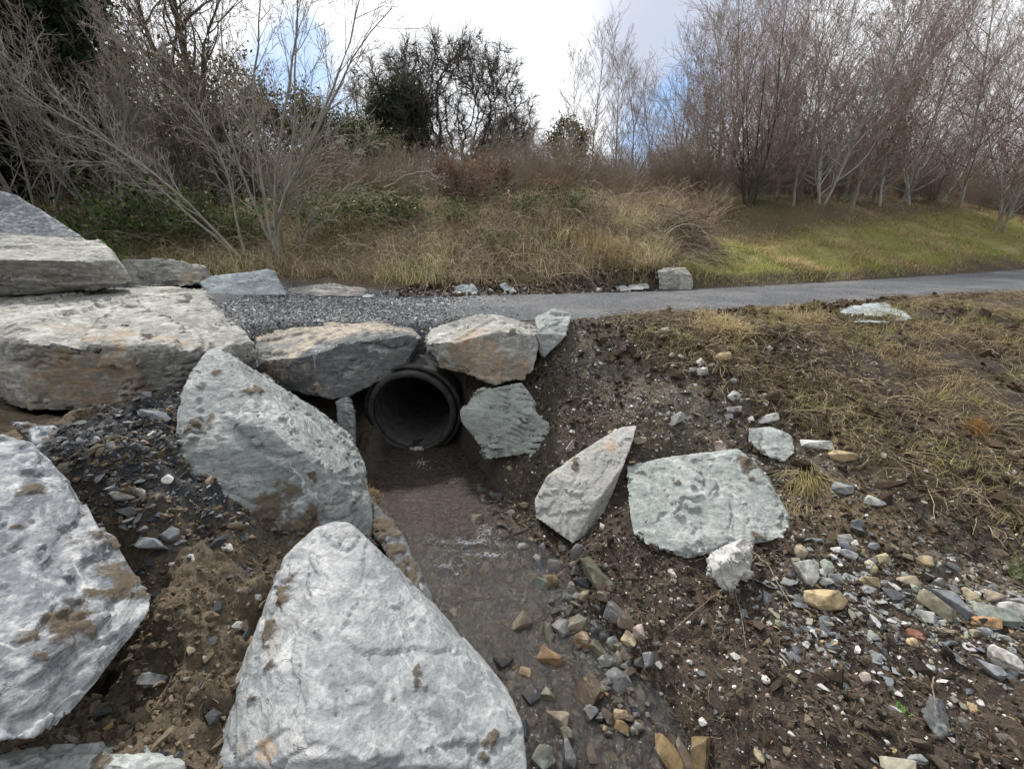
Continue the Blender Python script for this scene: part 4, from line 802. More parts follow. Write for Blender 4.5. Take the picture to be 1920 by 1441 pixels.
# bed of the stream
p = box_pts(9000, -1.4, 1.2, .7, 3.1, lambda x, y: stream_info(x, y)[0] < stream_info(x, y)[2] + .06)
chips('stream_bed_gravel', p, lognorm(len(p), .014, .6, .006, .05), pick(gr, len(p), [((.15, .125, .09), 4), ((.24, .19, .12), 2.5), ((.17, .17, .16), 4), ((.05, .05, .05), 2.5), ((.24, .16, .09), .5), ((.36, .32, .24), 1.2)]), gr.uniform(.35, .7, len(p)), zoff=.0, seed=9)
# broken earth along the far edge of the path
p = box_pts(7000, -2.2, 3.4, 7.8, 10.0, lambda x, y: (path_d(x, y) > -.05) & (path_d(x, y) < .75)); chips('edge_rubble', p, lognorm(len(p), .016, .6, .006, .07), pick(gr, len(p), [((.05, .036, .025), 6), ((.1, .075, .05), 3), ((.25, .24, .22), .8), ((.45, .44, .42), .3)]), gr.uniform(.4, .9, len(p)), bpy.data.materials['crumbs'], seed=10)
p = box_pts(7000, 1.8, 9, 5.6, 8.6, lambda x, y: (path_d(x, y) > -.05) & (path_d(x, y) < .5) & (y < path_edges(x)[0] + .1)); chips('verge_clods', p, lognorm(len(p), .022, .6, .008, .08), pick(gr, len(p), [((.04, .028, .02), 6), ((.075, .052, .034), 3), ((.13, .1, .06), 1)]), gr.uniform(.5, .95, len(p)), bpy.data.materials['crumbs'], seed=11)

p = box_pts(2600, .9, 6.5, 2.3, 7.5, lambda x, y: (path_d(x, y) > .05) & (y < path_edges(x)[0]) & (y > np.interp(x, [.6, 1.2, 2.0, 2.6, 3.2, 4], [5.0, 4.3, 3.7, 2.9, 2.3, 1.8])) & (fb2(x, y, 1.5, 3, 118) > -.05)); chips('turf_clods', p, lognorm(len(p), .026, .5, .012, .09), pick(gr, len(p), [((.042, .03, .021), 6), ((.075, .054, .036), 3), ((.12, .09, .055), 1.5)]), gr.uniform(.5, .95, len(p)), bpy.data.materials['crumbs'], seed=12)
def strands(name, root, length, rad, head, rise, colr, k=5, curl=.5, seed=1, kind='stuff', parent=None, droop=.6, follow=True, clear=.004):
    """limp fibres: heading angle, initial rise, then drooping on to the ground"""
    r = np.random.default_rng(seed); n = len(root); P_ = np.empty((n, k, 3)); P_[:, 0] = root; h = head.copy(); e = rise.copy(); st = length / (k - 1)
    for i in range(1, k):
        h = h + r.normal(0, curl, n); e = e - droop * r.uniform(.4, 1.2, n) / (k - 1) * 2
        P_[:, i, 0] = P_[:, i - 1, 0] + np.cos(h) * np.cos(e) * st; P_[:, i, 1] = P_[:, i - 1, 1] + np.sin(h) * np.cos(e) * st; P_[:, i, 2] = P_[:, i - 1, 2] + np.sin(e) * st
        if follow: P_[:, i, 2] = np.maximum(P_[:, i, 2], H(P_[:, i, 0], P_[:, i, 1]) + clear)
    rr = rad[:, None] * np.linspace(1, .45, k)[None]
    V, F, per = tubes(P_, rr, 3)
    me = mesh_np(name, V, F, FIBRE, True, cols={'Col': np.repeat(colr, per, 0)}); o = link(name, me, parent)
    return tag(o, kind=kind) if kind else o
def on_ground(p, up=.0): return np.stack([p[:, 0], p[:, 1], H(p[:, 0], p[:, 1]) + up], 1)
STRAW = [((.4, .32, .19), 4), ((.56, .47, .3), 2), ((.2, .145, .085), 3), ((.11, .08, .05), 4)]
ROOT = [((.06, .042, .03), 5), ((.1, .072, .048), 4), ((.2, .15, .09), 2), ((.32, .25, .15), 1)]
p = box_pts(9000, .0, 3.6, .95, 4.9, lambda x, y: dry(x, y)); n = len(p)
strands('root_fibres', on_ground(p, .003), gr.uniform(.05, .2, n), gr.uniform(.0006, .0016, n), gr.uniform(0, 6.28, n), gr.uniform(0, .7, n), pick(gr, n, ROOT), seed=12)
fieldm = lambda x, y: (path_d(x, y) > .05) & (gr.random(len(x)) < sstep(.0, .6, y - np.interp(x, [.6, 1.2, 2.0, 2.6, 3.2, 4], [5.2, 4.6, 4.0, 3.2, 2.5, 1.8])) * sstep(.9, 1.8, x))
p = box_pts(90000, .9, 10.0, 1.9, 9.0, lambda x, y: fieldm(x, y) & (fb2(x, y, 1.7, 3, 107) + .5 * fb2(x, y, 6, 2, 108) > -.1) & (y < path_edges(x)[0]) & (gr.random(len(x)) < np.clip(1.2 - .03 * x, .5, 1))); n = len(p)
strands('straw_litter', on_ground(p, .004), gr.uniform(.1, .36, n), gr.uniform(.001, .0024, n), gr.uniform(0, 6.28, n), gr.uniform(0, .9, n), pick(gr, n, STRAW + [((.07, .05, .035), 5)]), seed=13)
p = box_pts(2600, -2.4, -.2, .9, 3.2, lambda x, y: dry(x, y)); n = len(p)
strands('clay_straws', on_ground(p, .003), gr.uniform(.03, .1, n), gr.uniform(.0005, .0012, n), gr.uniform(0, 6.28, n), gr.uniform(0, .6, n), pick(gr, n, ROOT), seed=14)

def blades(name, root, hgt, wid, head, lean, bend, colr, kind='stuff', parent=None):
    n = len(root); k = 4; P_ = np.empty((n, k, 3)); P_[:, 0] = root; e = math.pi / 2 - lean
    for i in range(1, k):
        P_[:, i, 0] = P_[:, i - 1, 0] + np.cos(head) * np.cos(e) * hgt / 3; P_[:, i, 1] = P_[:, i - 1, 1] + np.sin(head) * np.cos(e) * hgt / 3; P_[:, i, 2] = P_[:, i - 1, 2] + np.sin(e) * hgt / 3; e = e - bend
    sd_ = np.stack([-np.sin(head), np.cos(head), np.zeros(n)], 1)[:, None] * (wid[:, None] * np.array([.5, .45, .3, .06])[None])[..., None]
    V = np.stack([P_ - sd_, P_ + sd_], 2).reshape(-1, 3); i = np.arange(n * k * 2).reshape(n, k, 2)
    F = np.stack([i[:, :-1, 0], i[:, :-1, 1], i[:, 1:, 1], i[:, 1:, 0]], -1).reshape(-1, 4)
    o = link(name, mesh_np(name, V, F, BLADE, True, cols={'Col': np.repeat(colr, k * 2, 0)}), parent); return tag(o, kind=kind) if kind else o
GRN = [((.26, .28, .065), 4), ((.36, .36, .11), 3), ((.12, .16, .035), 2), ((.46, .4, .18), 2)]
DRY = [((.46, .36, .19), 4), ((.56, .46, .26), 2), ((.33, .24, .125), 4), ((.2, .14, .08), 3), ((.26, .25, .09), 1)]
# right field: mats of grass between bare peat
p = box_pts(60000, 1.2, 8, 1.9, 8.5, lambda x, y: fieldm(x, y) & (y < path_edges(x)[0] - .1) & (fb2(x, y, 1.3, 3, 91) + .4 * fb2(x, y, 5, 2, 92) + .04 * (x - 3) > .2)); n = len(p)
dn = fb2(p[:, 0], p[:, 1], 1.1, 2, 95)[:, None] > -.05
blades('field_grass', on_ground(p), gr.uniform(.05, .17, n), gr.uniform(.0025, .005, n), gr.uniform(0, 6.28, n), gr.uniform(.2, 1.1, n), gr.uniform(0, .5, n), np.where(dn & (gr.random((n, 1)) < .6), pick(gr, n, GRN), pick(gr, n, DRY)))
# verge and lawn beyond the path
yl = lambda x: np.interp(x, [0, 3, 6, 10, 16, 22, 28], [10, 11.5, 13.5, 15.7, 19.3, 22.9, 27])
p = box_pts(300000, 2.4, 27, 9, 27, lambda x, y: (path_d(x, y) > .08) & (y > path_edges(x)[1]) & (y < yl(x)) & (x > 2.6 + fb2(x, y, .8, 2, 93)) & (np.abs(x / y) < 1.35)); n = len(p)
dn = (1.2 * fb2(p[:, 0], p[:, 1], .8, 3, 96) + .8 * fb2(p[:, 0], p[:, 1], 2.6, 3, 97) + .55 * sstep(-4, -1, p[:, 1] - yl(p[:, 0])) * (p[:, 1] > 12) + .5 * np.exp(-((p[:, 1] - path_edges(p[:, 0])[1]) / .35) ** 2))[:, None] > .16
blades('verge_grass', on_ground(p), gr.uniform(.05, .14, n) * (.7 + 2.6 * np.clip(fb2(p[:, 0], p[:, 1], 1.9, 3, 109), 0, 1)), gr.uniform(.006, .012, n), gr.uniform(0, 6.28, n), gr.uniform(.1, .9, n), gr.uniform(0, .45, n), np.where(dn, pick(gr, n, DRY), pick(gr, n, GRN)))
# long dead grass and bracken on the far bank
p = box_pts(100000, -9, 6.5, 8.6, 15, lambda x, y: (path_d(x, y) > .5 + .3 * fb2(x, y, 1.5, 2, 98)) & (y > path_edges(x)[1]) & (x < 3.4 + .35 * (y - 9) + fb2(x, y, .8, 2, 99)) & (np.abs(x / y) < 1.3) & (gr.random(len(x)) < .45 + .8 * fb2(x, y, .9, 3, 94))); n = len(p)
tone = fb2(p[:, 0], p[:, 1], .6, 3, 101)[:, None]
col = np.where(tone > -.02, pick(gr, n, [((.6, .5, .29), 4), ((.7, .6, .38), 3), ((.4, .39, .16), 2.5), ((.24, .27, .08), 2)]), pick(gr, n, [((.46, .36, .225), 4), ((.32, .24, .15), 4), ((.58, .49, .32), 3), ((.2, .23, .075), 2)]))
blades('dead_grass', on_ground(p), gr.uniform(.15, .55, n) * (1 + .6 * tone[:, 0]), gr.uniform(.006, .012, n), gr.uniform(0, 6.28, n), gr.uniform(.1, .9, n), gr.uniform(.1, .6, n), col)
p = box_pts(9000, -8, 4.5, 8.8, 13.5, lambda x, y: (path_d(x, y) > .5) & (y > path_edges(x)[1])); n = len(p)
strands('bramble_canes', on_ground(p), gr.uniform(.5, 1.7, n), gr.uniform(.002, .006, n), gr.uniform(0, 6.28, n), gr.uniform(.3, 1.4, n), pick(gr, n, [((.24, .175, .125), 4), ((.37, .295, .22), 3), ((.5, .42, .33), 2), ((.14, .13, .07), 2)]), k=7, curl=.22, seed=15, droop=1.1)

# tufts one can point at
def tuft(name, label, x, y, n, hgt, tbl, lean=(.2, 1.1), bend=(.2, .6), spread=.08, wid=.004, headm=None, cat='grass tuft', up=0):
    g = ground_at(x, y); r0 = gr.normal(0, spread, (n, 2)); root = np.zeros((n, 3)); root[:, :2] = r0; root[:, 2] = H(g[0] + r0[:, 0], g[1] + r0[:, 1]) - g[2] + up
    hd = gr.uniform(0, 6.28, n) if headm is None else gr.normal(headm, .45, n)
    o = blades(name, root, gr.uniform(hgt * .5, hgt, n), np.full(n, wid), hd, gr.uniform(*lean, n), gr.uniform(*bend, n), pick(gr, n, tbl), None)
    o.location = tuple(g); return tag(o, label, cat)
tuft('straw_tuft', 'pale straw tuft hanging down beside the broad green slab', 1506, 900, 170, .4, [((.4, .32, .15), 4), ((.28, .24, .1), 3), ((.5, .42, .24), 1)], (1.0, 1.75), (.1, .75), .05, .003, headm=-1.95, up=.03)
tuft('straw_tuft', 'thin straw wisp trailing below the hanging straw tuft', 1492, 960, 90, .3, [((.36, .29, .15), 4), ((.24, .19, .1), 3)], (1.1, 1.8), (.1, .6), .05, .003, headm=-2.1, up=.02)
tuft('grass_tuft', 'bright green grass tuft at the right rim of the broad green slab', 1510, 910, 260, .11, [((.1, .18, .03), 4), ((.16, .22, .05), 2)], (.1, .8), (.1, .4), .035, .003)
tuft('straw_tuft', 'big pale straw clump at the near path edge', 1355, 615, 900, .34, DRY[:2] + [((.5, .4, .22), 3)], (.5, 1.4), (.2, .6), .16, .005)
tuft('straw_tuft', 'straw clump between the big pale clump and the pale blue slab', 1500, 600, 600, .28, DRY[:3], (.5, 1.4), (.2, .6), .16, .005)
tuft('rush_tuft', 'rusty orange tuft of dead rush in the field', 1828, 808, 200, .17, [((.4, .22, .07), 3), ((.3, .16, .06), 2)], (.1, .7), (0, .3), .04, .004)
tuft('straw_tuft', 'buff straw heap on the green verge beyond the path', 1490, 498, 1400, .4, DRY[:3], (.5, 1.5), (.2, .6), .35, .01)
tuft('straw_tuft', 'tall pale standing grass left of the brush pile', 1140, 488, 900, .75, [((.42, .34, .18), 3), ((.3, .23, .12), 2)], (0, .6), (.1, .5), .3, .009)
tuft('straw_tuft', 'flattened pale straw at the foot of the grassy mound', 940, 487, 900, .5, [((.4, .32, .17), 3), ((.28, .2, .1), 2)], (.7, 1.5), (.2, .6), .3, .009)
for x, y, lab in ((128, 440, 'pale feathery dead stalks at the far left, nearest the dark tree'), (165, 415, 'pale feathery dead stalks beside the bramble leaves at the left')):
    tuft('dead_stalks', lab, x, y, 160, 1.5, [((.42, .34, .24), 3), ((.3, .23, .15), 2)], (0, .25), (0, .12), .25, .02, cat='dead stalks')
tuft('seedling', 'small bright green seedling on the lower right peat', 1690, 1335, 14, .05, [((.13, .25, .05), 1)], (.3, 1.2), (.1, .5), .02, .008, cat='seedling')
tuft('grass_tuft', 'green grass blades under the peat overhang at the right edge', 1912, 1075, 70, .1, [((.1, .18, .03), 3), ((.18, .24, .06), 1)], (.1, .9), (.1, .4), .04, .004)
tuft('moss_tuft', 'dried moss tuft on the face of the pale front boulder', 722, 1108, 120, .035, [((.2, .14, .07), 3), ((.3, .24, .12), 1)], (.2, 1.4), (.2, .8), .016, .002, up=.62, cat='moss tuft')
bpy.data.objects['moss_tuft'].location = tuple(P(722, 1106, 1.86)); 

# twigs lying about
TWIG = bark_mat('twig_bark', (.14, .1, .07), (.3, .23, .17), 12)
def twig(label, pts, r0, cat='twig', name='twig', lift=.012, mat=None):
    Q = np.array([ground_at(*q) for q in pts]); Q[:, 2] += lift; u = np.linspace(0, len(Q) - 1, 16); path = np.stack([np.interp(u, np.arange(len(Q)), Q[:, k]) for k in range(3)], 1)
    path += gr.normal(0, .003, path.shape); V, F, _ = tubes(path[None], np.linspace(r0, r0 * .4, 16)[None], 6); o = link(name, mesh_np(name, V - Q[0], F, mat or TWIG), None, tuple(Q[0])); return tag(o, label, cat)
twig('brown twig slanting over the ribbed whitish rock down to the peat', [(1370, 1005), (1400, 1040), (1440, 1075), (1480, 1150)], .007, lift=.06)
twig('pale twig hanging straight down in front of the ribbed whitish rock', [(1385, 1025), (1376, 1080), (1370, 1110), (1385, 1160), (1395, 1230)], .004, lift=.07)
twig('thin twig running from the ribbed whitish rock down to the left', [(1418, 1048), (1385, 1090), (1330, 1130), (1260, 1190)], .005, lift=.04)
twig('short twig hanging left of the pale one below the ribbed rock', [(1352, 1120), (1345, 1160), (1332, 1205)], .003)
twig('black root lying along the lower edge of the broad green slab', [(1300, 1060), (1340, 1040), (1372, 1018), (1390, 1008)], .005, lift=.03)
twig('straw stalk lying across the peat near the bottom edge', [(1540, 1325), (1570, 1360), (1590, 1400)], .002)
twig('pale curved stalk on peat near the white round pebble', [(1300, 1367), (1340, 1378), (1362, 1368)], .0025)
twig('dead stalk standing in front of the sunken slate triangle', [(1740, 1290), (1742, 1330), (1744, 1360)], .004, lift=.08)
for k, (xx, lab) in enumerate(((368, 'reddish dead stem standing in the clay, left of a pair'), (376, 'reddish dead stem standing in the clay, right of a pair'))):
    q = ground_at(xx, 1150); pa = np.linspace(q, q + np.array([.0, .02, .26]), 12) + gr.normal(0, .002, (12, 3)); V, F, _ = tubes(pa[None], np.linspace(.003, .0012, 12)[None], 5); tag(link('dry_stalk', mesh_np('dry_stalk', V - q, F, TWIG), None, tuple(q)), lab, 'stem')
twig('curled dead leaf-like stick on the asphalt', [(885, 576), (893, 574), (902, 572)], .012, lift=.02)
# white water at the pipe mouth and on the riffle
m, t, b = material('foam'); b.inputs['Base Color'].default_value = (.75, .77, .8, 1); b.inputs['Roughness'].default_value = .4; b.inputs['Alpha'].default_value = .55; FOAM = m
fp = []
for (x, y, sx, sy, n_, yy) in ((792, 868, 10, 5, 90, None), (908, 1000, 10, 9, 70, None), (878, 1018, 26, 2, 70, None), (840, 1032, 18, 2, 36, None), (910, 1042, 18, 2, 44, None), (835, 1062, 18, 2, 24, None)):
    for _ in range(n_):
        q = ray(gr.normal(x, sx), gr.normal(y, sy)); lev = -1.285 if y < 900 else (-1.31 if y < 1020 else -1.345); tt = (lev - CZ) / q[2]; fp.append(np.array([q[0] * tt, q[1] * tt, lev + gr.uniform(0, .02)]))
fp = np.array(fp); n = len(fp)
strands('foam', fp, gr.uniform(.01, .04, n), gr.uniform(.0007, .002, n), np.where(fp[:, 1] > 3.4, -1.3, gr.normal(.25, .35, n)), gr.uniform(-.1, .25, n), np.ones((n, 3)), k=5, curl=.35, seed=20, droop=.1, follow=False).data.materials[0] = FOAM
# the trickle falling from the lip of the pipe
n = 60; a0 = np.array([-1.10, 4.45, -1.262]); rt_ = a0 + gr.normal(0, 1, (n, 3)) * [.035, .01, .006]
tr_ = strands('falling_water', rt_, gr.uniform(.05, .1, n), gr.uniform(.0015, .004, n), gr.normal(-1.4, .25, n), gr.uniform(-.3, .1, n), np.ones((n, 3)), k=6, curl=.1, seed=22, droop=1.3, follow=False); tr_.data.materials[0] = FOAM
# ------------------------------------------------------------------ trees and shrubs
def nrm(v):
    l = math.sqrt(v[0] * v[0] + v[1] * v[1] + v[2] * v[2]) or 1; return (v[0] / l, v[1] / l, v[2] / l)
def grow(out, p, d, L, r, lvl, T, rg):
    n = T['n'][lvl]; st = L / n; pts = [p]; w_ = T['wob'][lvl]; tr = T['trop'][lvl]; g = rg.gauss; dirs = [d]
    for _ in range(n):
        d = nrm((d[0] + g(0, w_), d[1] + g(0, w_), d[2] + g(0, w_) + tr)); p = (p[0] + d[0] * st, p[1] + d[1] * st, p[2] + d[2] * st); pts.append(p); dirs.append(d)
    end = T.get('tip', .12); rad = [max(r * (1 - (1 - end) * k / n), T['rmin']) for k in range(n + 1)]
    out[lvl].append((pts, rad))
    if lvl + 1 < len(T['n']):
        kids(out, pts, dirs, rad, L, lvl, T, rg)
def kids(out, pts, dirs, rad, L, lvl, T, rg):
    n = len(pts) - 1; K = T['kids'][lvl]; s0 = T['start'][lvl]; az0 = rg.uniform(0, 6.283)
    for k in range(K):
        t = s0 + (1 - s0) * (k + rg.random()) / K; f = t * n; i = min(int(f), n - 1); f -= i
        q = tuple(pts[i][a] * (1 - f) + pts[i + 1][a] * f for a in range(3)); dd = dirs[i + 1]
        a = az0 + k * 2.4 + rg.gauss(0, .35); ref = (1, 0, 0) if abs(dd[2]) > .8 else (0, 0, 1)
        ux = nrm((dd[1] * ref[2] - dd[2] * ref[1], dd[2] * ref[0] - dd[0] * ref[2], dd[0] * ref[1] - dd[1] * ref[0])); uy = (dd[1] * ux[2] - dd[2] * ux[1], dd[2] * ux[0] - dd[0] * ux[2], dd[0] * ux[1] - dd[1] * ux[0])
        sp = R(T['ang'][lvl] * (1 + T.get('angt', 0) * (.5 - (t - s0) / (1 - s0))) + rg.gauss(0, 8)); c, s_ = math.cos(sp), math.sin(sp)
        nd = nrm(tuple(dd[z] * c + (ux[z] * math.cos(a) + uy[z] * math.sin(a)) * s_ for z in range(3)))
        cl = L * T['ratio'][lvl] * (1 - T['fall'][lvl] * (t - s0) / (1 - s0 + 1e-6)) * rg.uniform(.65, 1.2)
        grow(out, q, nd, cl, max(rad[i] * T['rr'][lvl], T['rmin']), lvl + 1, T, rg)
def tree_mesh(nm, out, lv, sides, mat):
    Vs, Fs, base = [], [], 0
    for l in lv:
        if not out[l]: continue
        by = {}
        for pts, rad in out[l]: by.setdefault(len(pts), []).append((pts, rad))
        for grp in by.values():
            V, F, _ = tubes(np.array([g_[0] for g_ in grp]), np.array([g_[1] for g_ in grp]), sides[l]); Vs.append(V); Fs.append(F + base); base += len(V)
    return mesh_np(nm, np.concatenate(Vs), np.concatenate(Fs), mat)
def leaf_mesh(nm, pts, size, tbl, seed, per=6, spread=.1, mat=LEAF):
    r = np.random.default_rng(seed); n = len(pts) * per; c = np.repeat(np.asarray(pts), per, 0) + r.normal(0, spread, (n, 3)); a = r.normal(size=(n, 3)); a /= np.linalg.norm(a, axis=1)[:, None]
    b_ = r.normal(size=(n, 3)); b_ -= (b_ * a).sum(1)[:, None] * a; b_ /= np.linalg.norm(b_, axis=1)[:, None]; s = size * r.uniform(.6, 1.3, n)[:, None]
    V = np.stack([c - a * s, c + b_ * s * .45, c + a * s, c - b_ * s * .45], 1).reshape(-1, 3); F = np.arange(n * 4).reshape(n, 4)
    col = pick(r, n, tbl) * (1 + .35 * fbm(c * 1.4, 2, seed))[:, None]
    return mesh_np(nm, V, F, mat, False, cols={'Col': np.repeat(col, 4, 0)})
PALEB = bark_mat('pale_bark', (.3, .29, .26), (.52, .51, .47), 5, (.2, .17, .13)); GREYB = bark_mat('grey_bark', (.2, .185, .16), (.36, .335, .29), 6, (.2, .21, .13))
DARKB = bark_mat('dark_bark', (.06, .05, .042), (.125, .108, .088), 4, (.07, .075, .045)); PURP = bark_mat('purple_twigs', (.25, .19, .168), (.42, .335, .295), 2); TANTW = bark_mat('tan_twigs', (.29, .25, .2), (.46, .41, .34), 2)
BROWNTW = bark_mat('brown_twigs', (.2, .155, .12), (.34, .27, .21), 2)
BIRCH = dict(n=(9, 6, 5, 3), wob=(.07, .08, .07, .07), trop=(.03, .07, .06, .05), kids=(24, 9, 6), start=(.07, .2, .12), ang=(46, 34, 26), ratio=(.52, .44, .62), fall=(.5, .4, .3), rr=(.55, .5, .6), rmin=.004)
THIN = dict(BIRCH, kids=(34, 7, 5), ratio=(.34, .46, .62), ang=(38, 30, 26), start=(.1, .2, .15), rmin=.004)
OAK = dict(n=(6, 8, 7, 6, 4), wob=(.1, .17, .2, .22, .24), trop=(.02, .04, .03, .03, .03), angt=.9, kids=(20, 10, 9, 8), start=(.35, .2, .15, .1), ang=(52, 42, 42, 40), ratio=(1.5, .42, .44, .5), fall=(-.05, .3, .25, .2), rr=(.6, .55, .5, .5), rmin=.017)
SHRUB = dict(n=(7, 5, 4, 3), wob=(.1, .13, .12, .12), trop=(.02, .03, .03, .03), kids=(15, 7, 4), start=(.12, .2, .2), ang=(38, 40, 40), ratio=(.42, .45, .5), fall=(.5, .4, .3), rr=(.5, .55, .6), rmin=.0036)
def make_tree(name, T, h, r0, seed, trunkmat, twigmat, stems=1, spread=0, split=1, leaves=None, spines=None, sides=(7, 5, 3, 3, 3), tilt=0, fit=None):
    """an Empty with its trunk (and limbs), branches and, if it keeps any, leaves; built once and copied"""
    rg = random.Random(seed); out = [[] for _ in T['n']]
    if spines:
        for sp, r_ in spines:
            u = np.linspace(0, len(sp) - 1, 13); q = np.stack([np.interp(u, np.arange(len(sp)), np.array(sp)[:, k]) for k in range(3)], 1)
            for _ in range(2): q[1:-1] = (q[:-2] + 2 * q[1:-1] + q[2:]) / 4
            q[1:-1] += np.random.default_rng(seed).normal(0, .012, q[1:-1].shape); d_ = np.gradient(q, axis=0); d_ /= np.linalg.norm(d_, axis=1)[:, None]
            Ls = float(np.linalg.norm(np.diff(q, axis=0), axis=1).sum()); rad = [max(r_ * (1 - .85 * k / 12), T['rmin']) for k in range(13)]; pts = [tuple(v) for v in q]
            out[0].append((pts, rad)); kids(out, pts, [tuple(v) for v in d_], rad, Ls, 0, T, rg)
    else:
        for s in range(stems):
            a = rg.uniform(0, 6.283) if stems > 1 else 0; tl = R(rg.uniform(.3, 1) * spread) if stems > 1 else R(tilt)
            grow(out, (rg.gauss(0, .04 * stems ** .5) if stems > 1 else 0, rg.gauss(0, .04 * stems ** .5) if stems > 1 else 0, -.15), (math.sin(tl) * math.cos(a), math.sin(tl) * math.sin(a), math.cos(tl)), h * (rg.uniform(.7, 1.05) if stems > 1 else 1), r0, 0, T, rg)
    if fit:                                      # true size: crown width and height in metres
        A = np.array([p_ for l in out for b_ in l for p_ in b_[0]]); k1 = fit[0] / np.percentile(np.abs(A[:, :2]), 96) / 2; k2 = fit[1] / A[:, 2].max()
        out = [[([(p_[0] * k1, p_[1] * k1, p_[2] * k2) for p_ in b_[0]], b_[1]) for b_ in l] for l in out]
    nl = len(T['n']); parts = [('trunk', tree_mesh('trunk', out, range(0, split + 1), sides, trunkmat)), ('branches', tree_mesh('branches', out, range(split + 1, nl), sides, twigmat))]
    if leaves:
        ends = [b_[0][-1] for l in range(leaves.get('lv', nl - 1), nl) for b_ in out[l]]; rg.shuffle(ends); ends = ends[:leaves['n']]
        parts.append(('leaves', leaf_mesh('leaves', ends, leaves['size'], leaves['tbl'], seed, leaves.get('per', 4), leaves.get('spread', .08))))
    e = bpy.data.objects.new(name, None)
    for nm, me in parts: bpy.data.objects.new(nm, me).parent = e
    return e
def plant(proto, px, py, Y, label, cat='tree', group=None, rz=0.0, sc=1.0, tip=(0, 0)):
    x = P(px, py, Y)[0]; c = proto.copy(); COL.objects.link(c); c.location = (x, Y, H1(x, Y) - .05); c.rotation_euler = (R(tip[0]), R(tip[1]), rz); c.scale = (sc,) * 3; tag(c, label, cat, group)
    for ch in proto.children: d = ch.copy(); COL.objects.link(d); d.parent = c
    return c
RED = [((.16, .085, .055), 3), ((.22, .12, .075), 2), ((.11, .065, .045), 2)]
b1 = make_tree('birch_tree', BIRCH, 8.2, .058, 1, PALEB, PURP, split=0); b2 = make_tree('birch_tree', BIRCH, 8.0, .055, 2, PALEB, PURP, tilt=6, split=0); b3 = make_tree('birch_tree', dict(BIRCH, start=(.05, .2, .2), ang=(55, 36, 34)), 8.4, .055, 3, PALEB, PURP, stems=3, spread=13)
t1 = make_tree('bare_sapling', THIN, 6.4, .045, 4, GREYB, PURP, split=0); t2 = make_tree('bare_sapling', THIN, 6.0, .04, 5, GREYB, PURP, split=0); t3 = make_tree('bare_sapling', THIN, 6.8, .05, 6, GREYB, BROWNTW, split=0)
m1 = make_tree('bare_shrub', SHRUB, 5.6, .035, 7, DARKB, PURP, stems=8, spread=22); m2 = make_tree('bare_shrub', SHRUB, 3.6, .02, 8, BROWNTW, BROWNTW, stems=11, spread=38); m3 = make_tree('bare_shrub', SHRUB, 3.0, .016, 9, TANTW, BROWNTW, stems=12, spread=45)
l1 = make_tree('beech_sapling', dict(SHRUB, ang=(45, 40, 40)), 5.2, .04, 10, GREYB, BROWNTW, stems=3, spread=14, leaves=dict(n=520, per=3, size=.04, spread=.07, tbl=RED))
# birch wood on the right
rgx = random.Random(5)
front = [(b3, 1540, 386, 17.8, 'pale forked birch with low spreading limbs, nearest of the wood', .4, 1.0, (0, 0)), (b1, 1655, 372, 20.5, 'pale birch with mossy foot, second from the left of the front birches', 1.3, 1.1, (0, 3)),
         (b2, 1712, 368, 21.5, 'slim pale birch just right of the mossy-footed birch', 2.1, 1.15, (0, 2)), (b1, 1800, 388, 22.2, 'pale birch leaning right with long low limbs', 3.3, 1.25, (0, 9)),
         (b2, 1905, 372, 25.0, 'birch trunk at the right edge of the view', 4.0, 1.3, (0, 4)), (m1, 1395, 392, 17.2, 'dark many-stemmed bare tree, tallest left of the pale forked birch', .6, 1.12, (0, 0))]
for pr_, x, y, Y, lab, rz, s_, tp in front: plant(pr_, x, y, Y, lab, 'tree', None, rz, s_, tp)
for k in range(15):
    x = 1350 + k * 52 + rgx.uniform(-18, 18); plant(rgx.choice([b1, b2, b3, t3]), x, 380, 19.5 + max(0, x - 1500) * .016 + rgx.uniform(0, 3), 'bare birch standing in the thicket just behind the front birches', 'tree', 'birches behind the front row', rgx.uniform(0, 6.28), rgx.uniform(.85, 1.1) * (1 + max(0, x - 1550) * .0007), (rgx.uniform(-4, 4), rgx.uniform(-2, 7)))
for k in range(16):
    x = 1290 + k * 60 + rgx.uniform(-25, 25); plant(rgx.choice([b1, b2, t1, t3, m1]), x, 380, 23 + max(0, x - 1500) * .018 + rgx.uniform(0, 6), 'thin bare tree deep in the wood on the right', 'tree', 'trees deep in the right wood', rgx.uniform(0, 6.28), rgx.uniform(.95, 1.3), (rgx.uniform(-4, 4), rgx.uniform(-4, 6)))
for x, Y, s_, lab in ((1075, 21, .78, 'slender bare sapling left of centre in the far row, nearest the round oak'), (1102, 20, .83, 'tallest slender sapling at the left end of the right wood'), (1150, 22, .85, 'slender sapling second from the left end of the right wood'), (1185, 19, .8, 'bare sapling with fine upswept twigs over the grassy mound'),
                      (1225, 21, .85, 'grey sapling between the grassy mound and the brush pile'), (1262, 18.5, .78, 'grey sapling directly above the brush pile'), (1300, 20, .9, 'sapling right of the one above the brush pile'), (1335, 18, .88, 'sapling left of the dark many-stemmed tree'), (1450, 18.5, 1.0, 'grey sapling between the dark many-stemmed tree and the pale forked birch'), (1490, 17.5, 1.0, 'grey sapling just left of the pale forked birch'), (1600, 19, 1.1, 'grey sapling just right of the pale forked birch')):
    plant(rgx.choice([t1, t2, t3]), x, 380, Y, lab, 'tree', None, rgx.uniform(0, 6.28), s_)
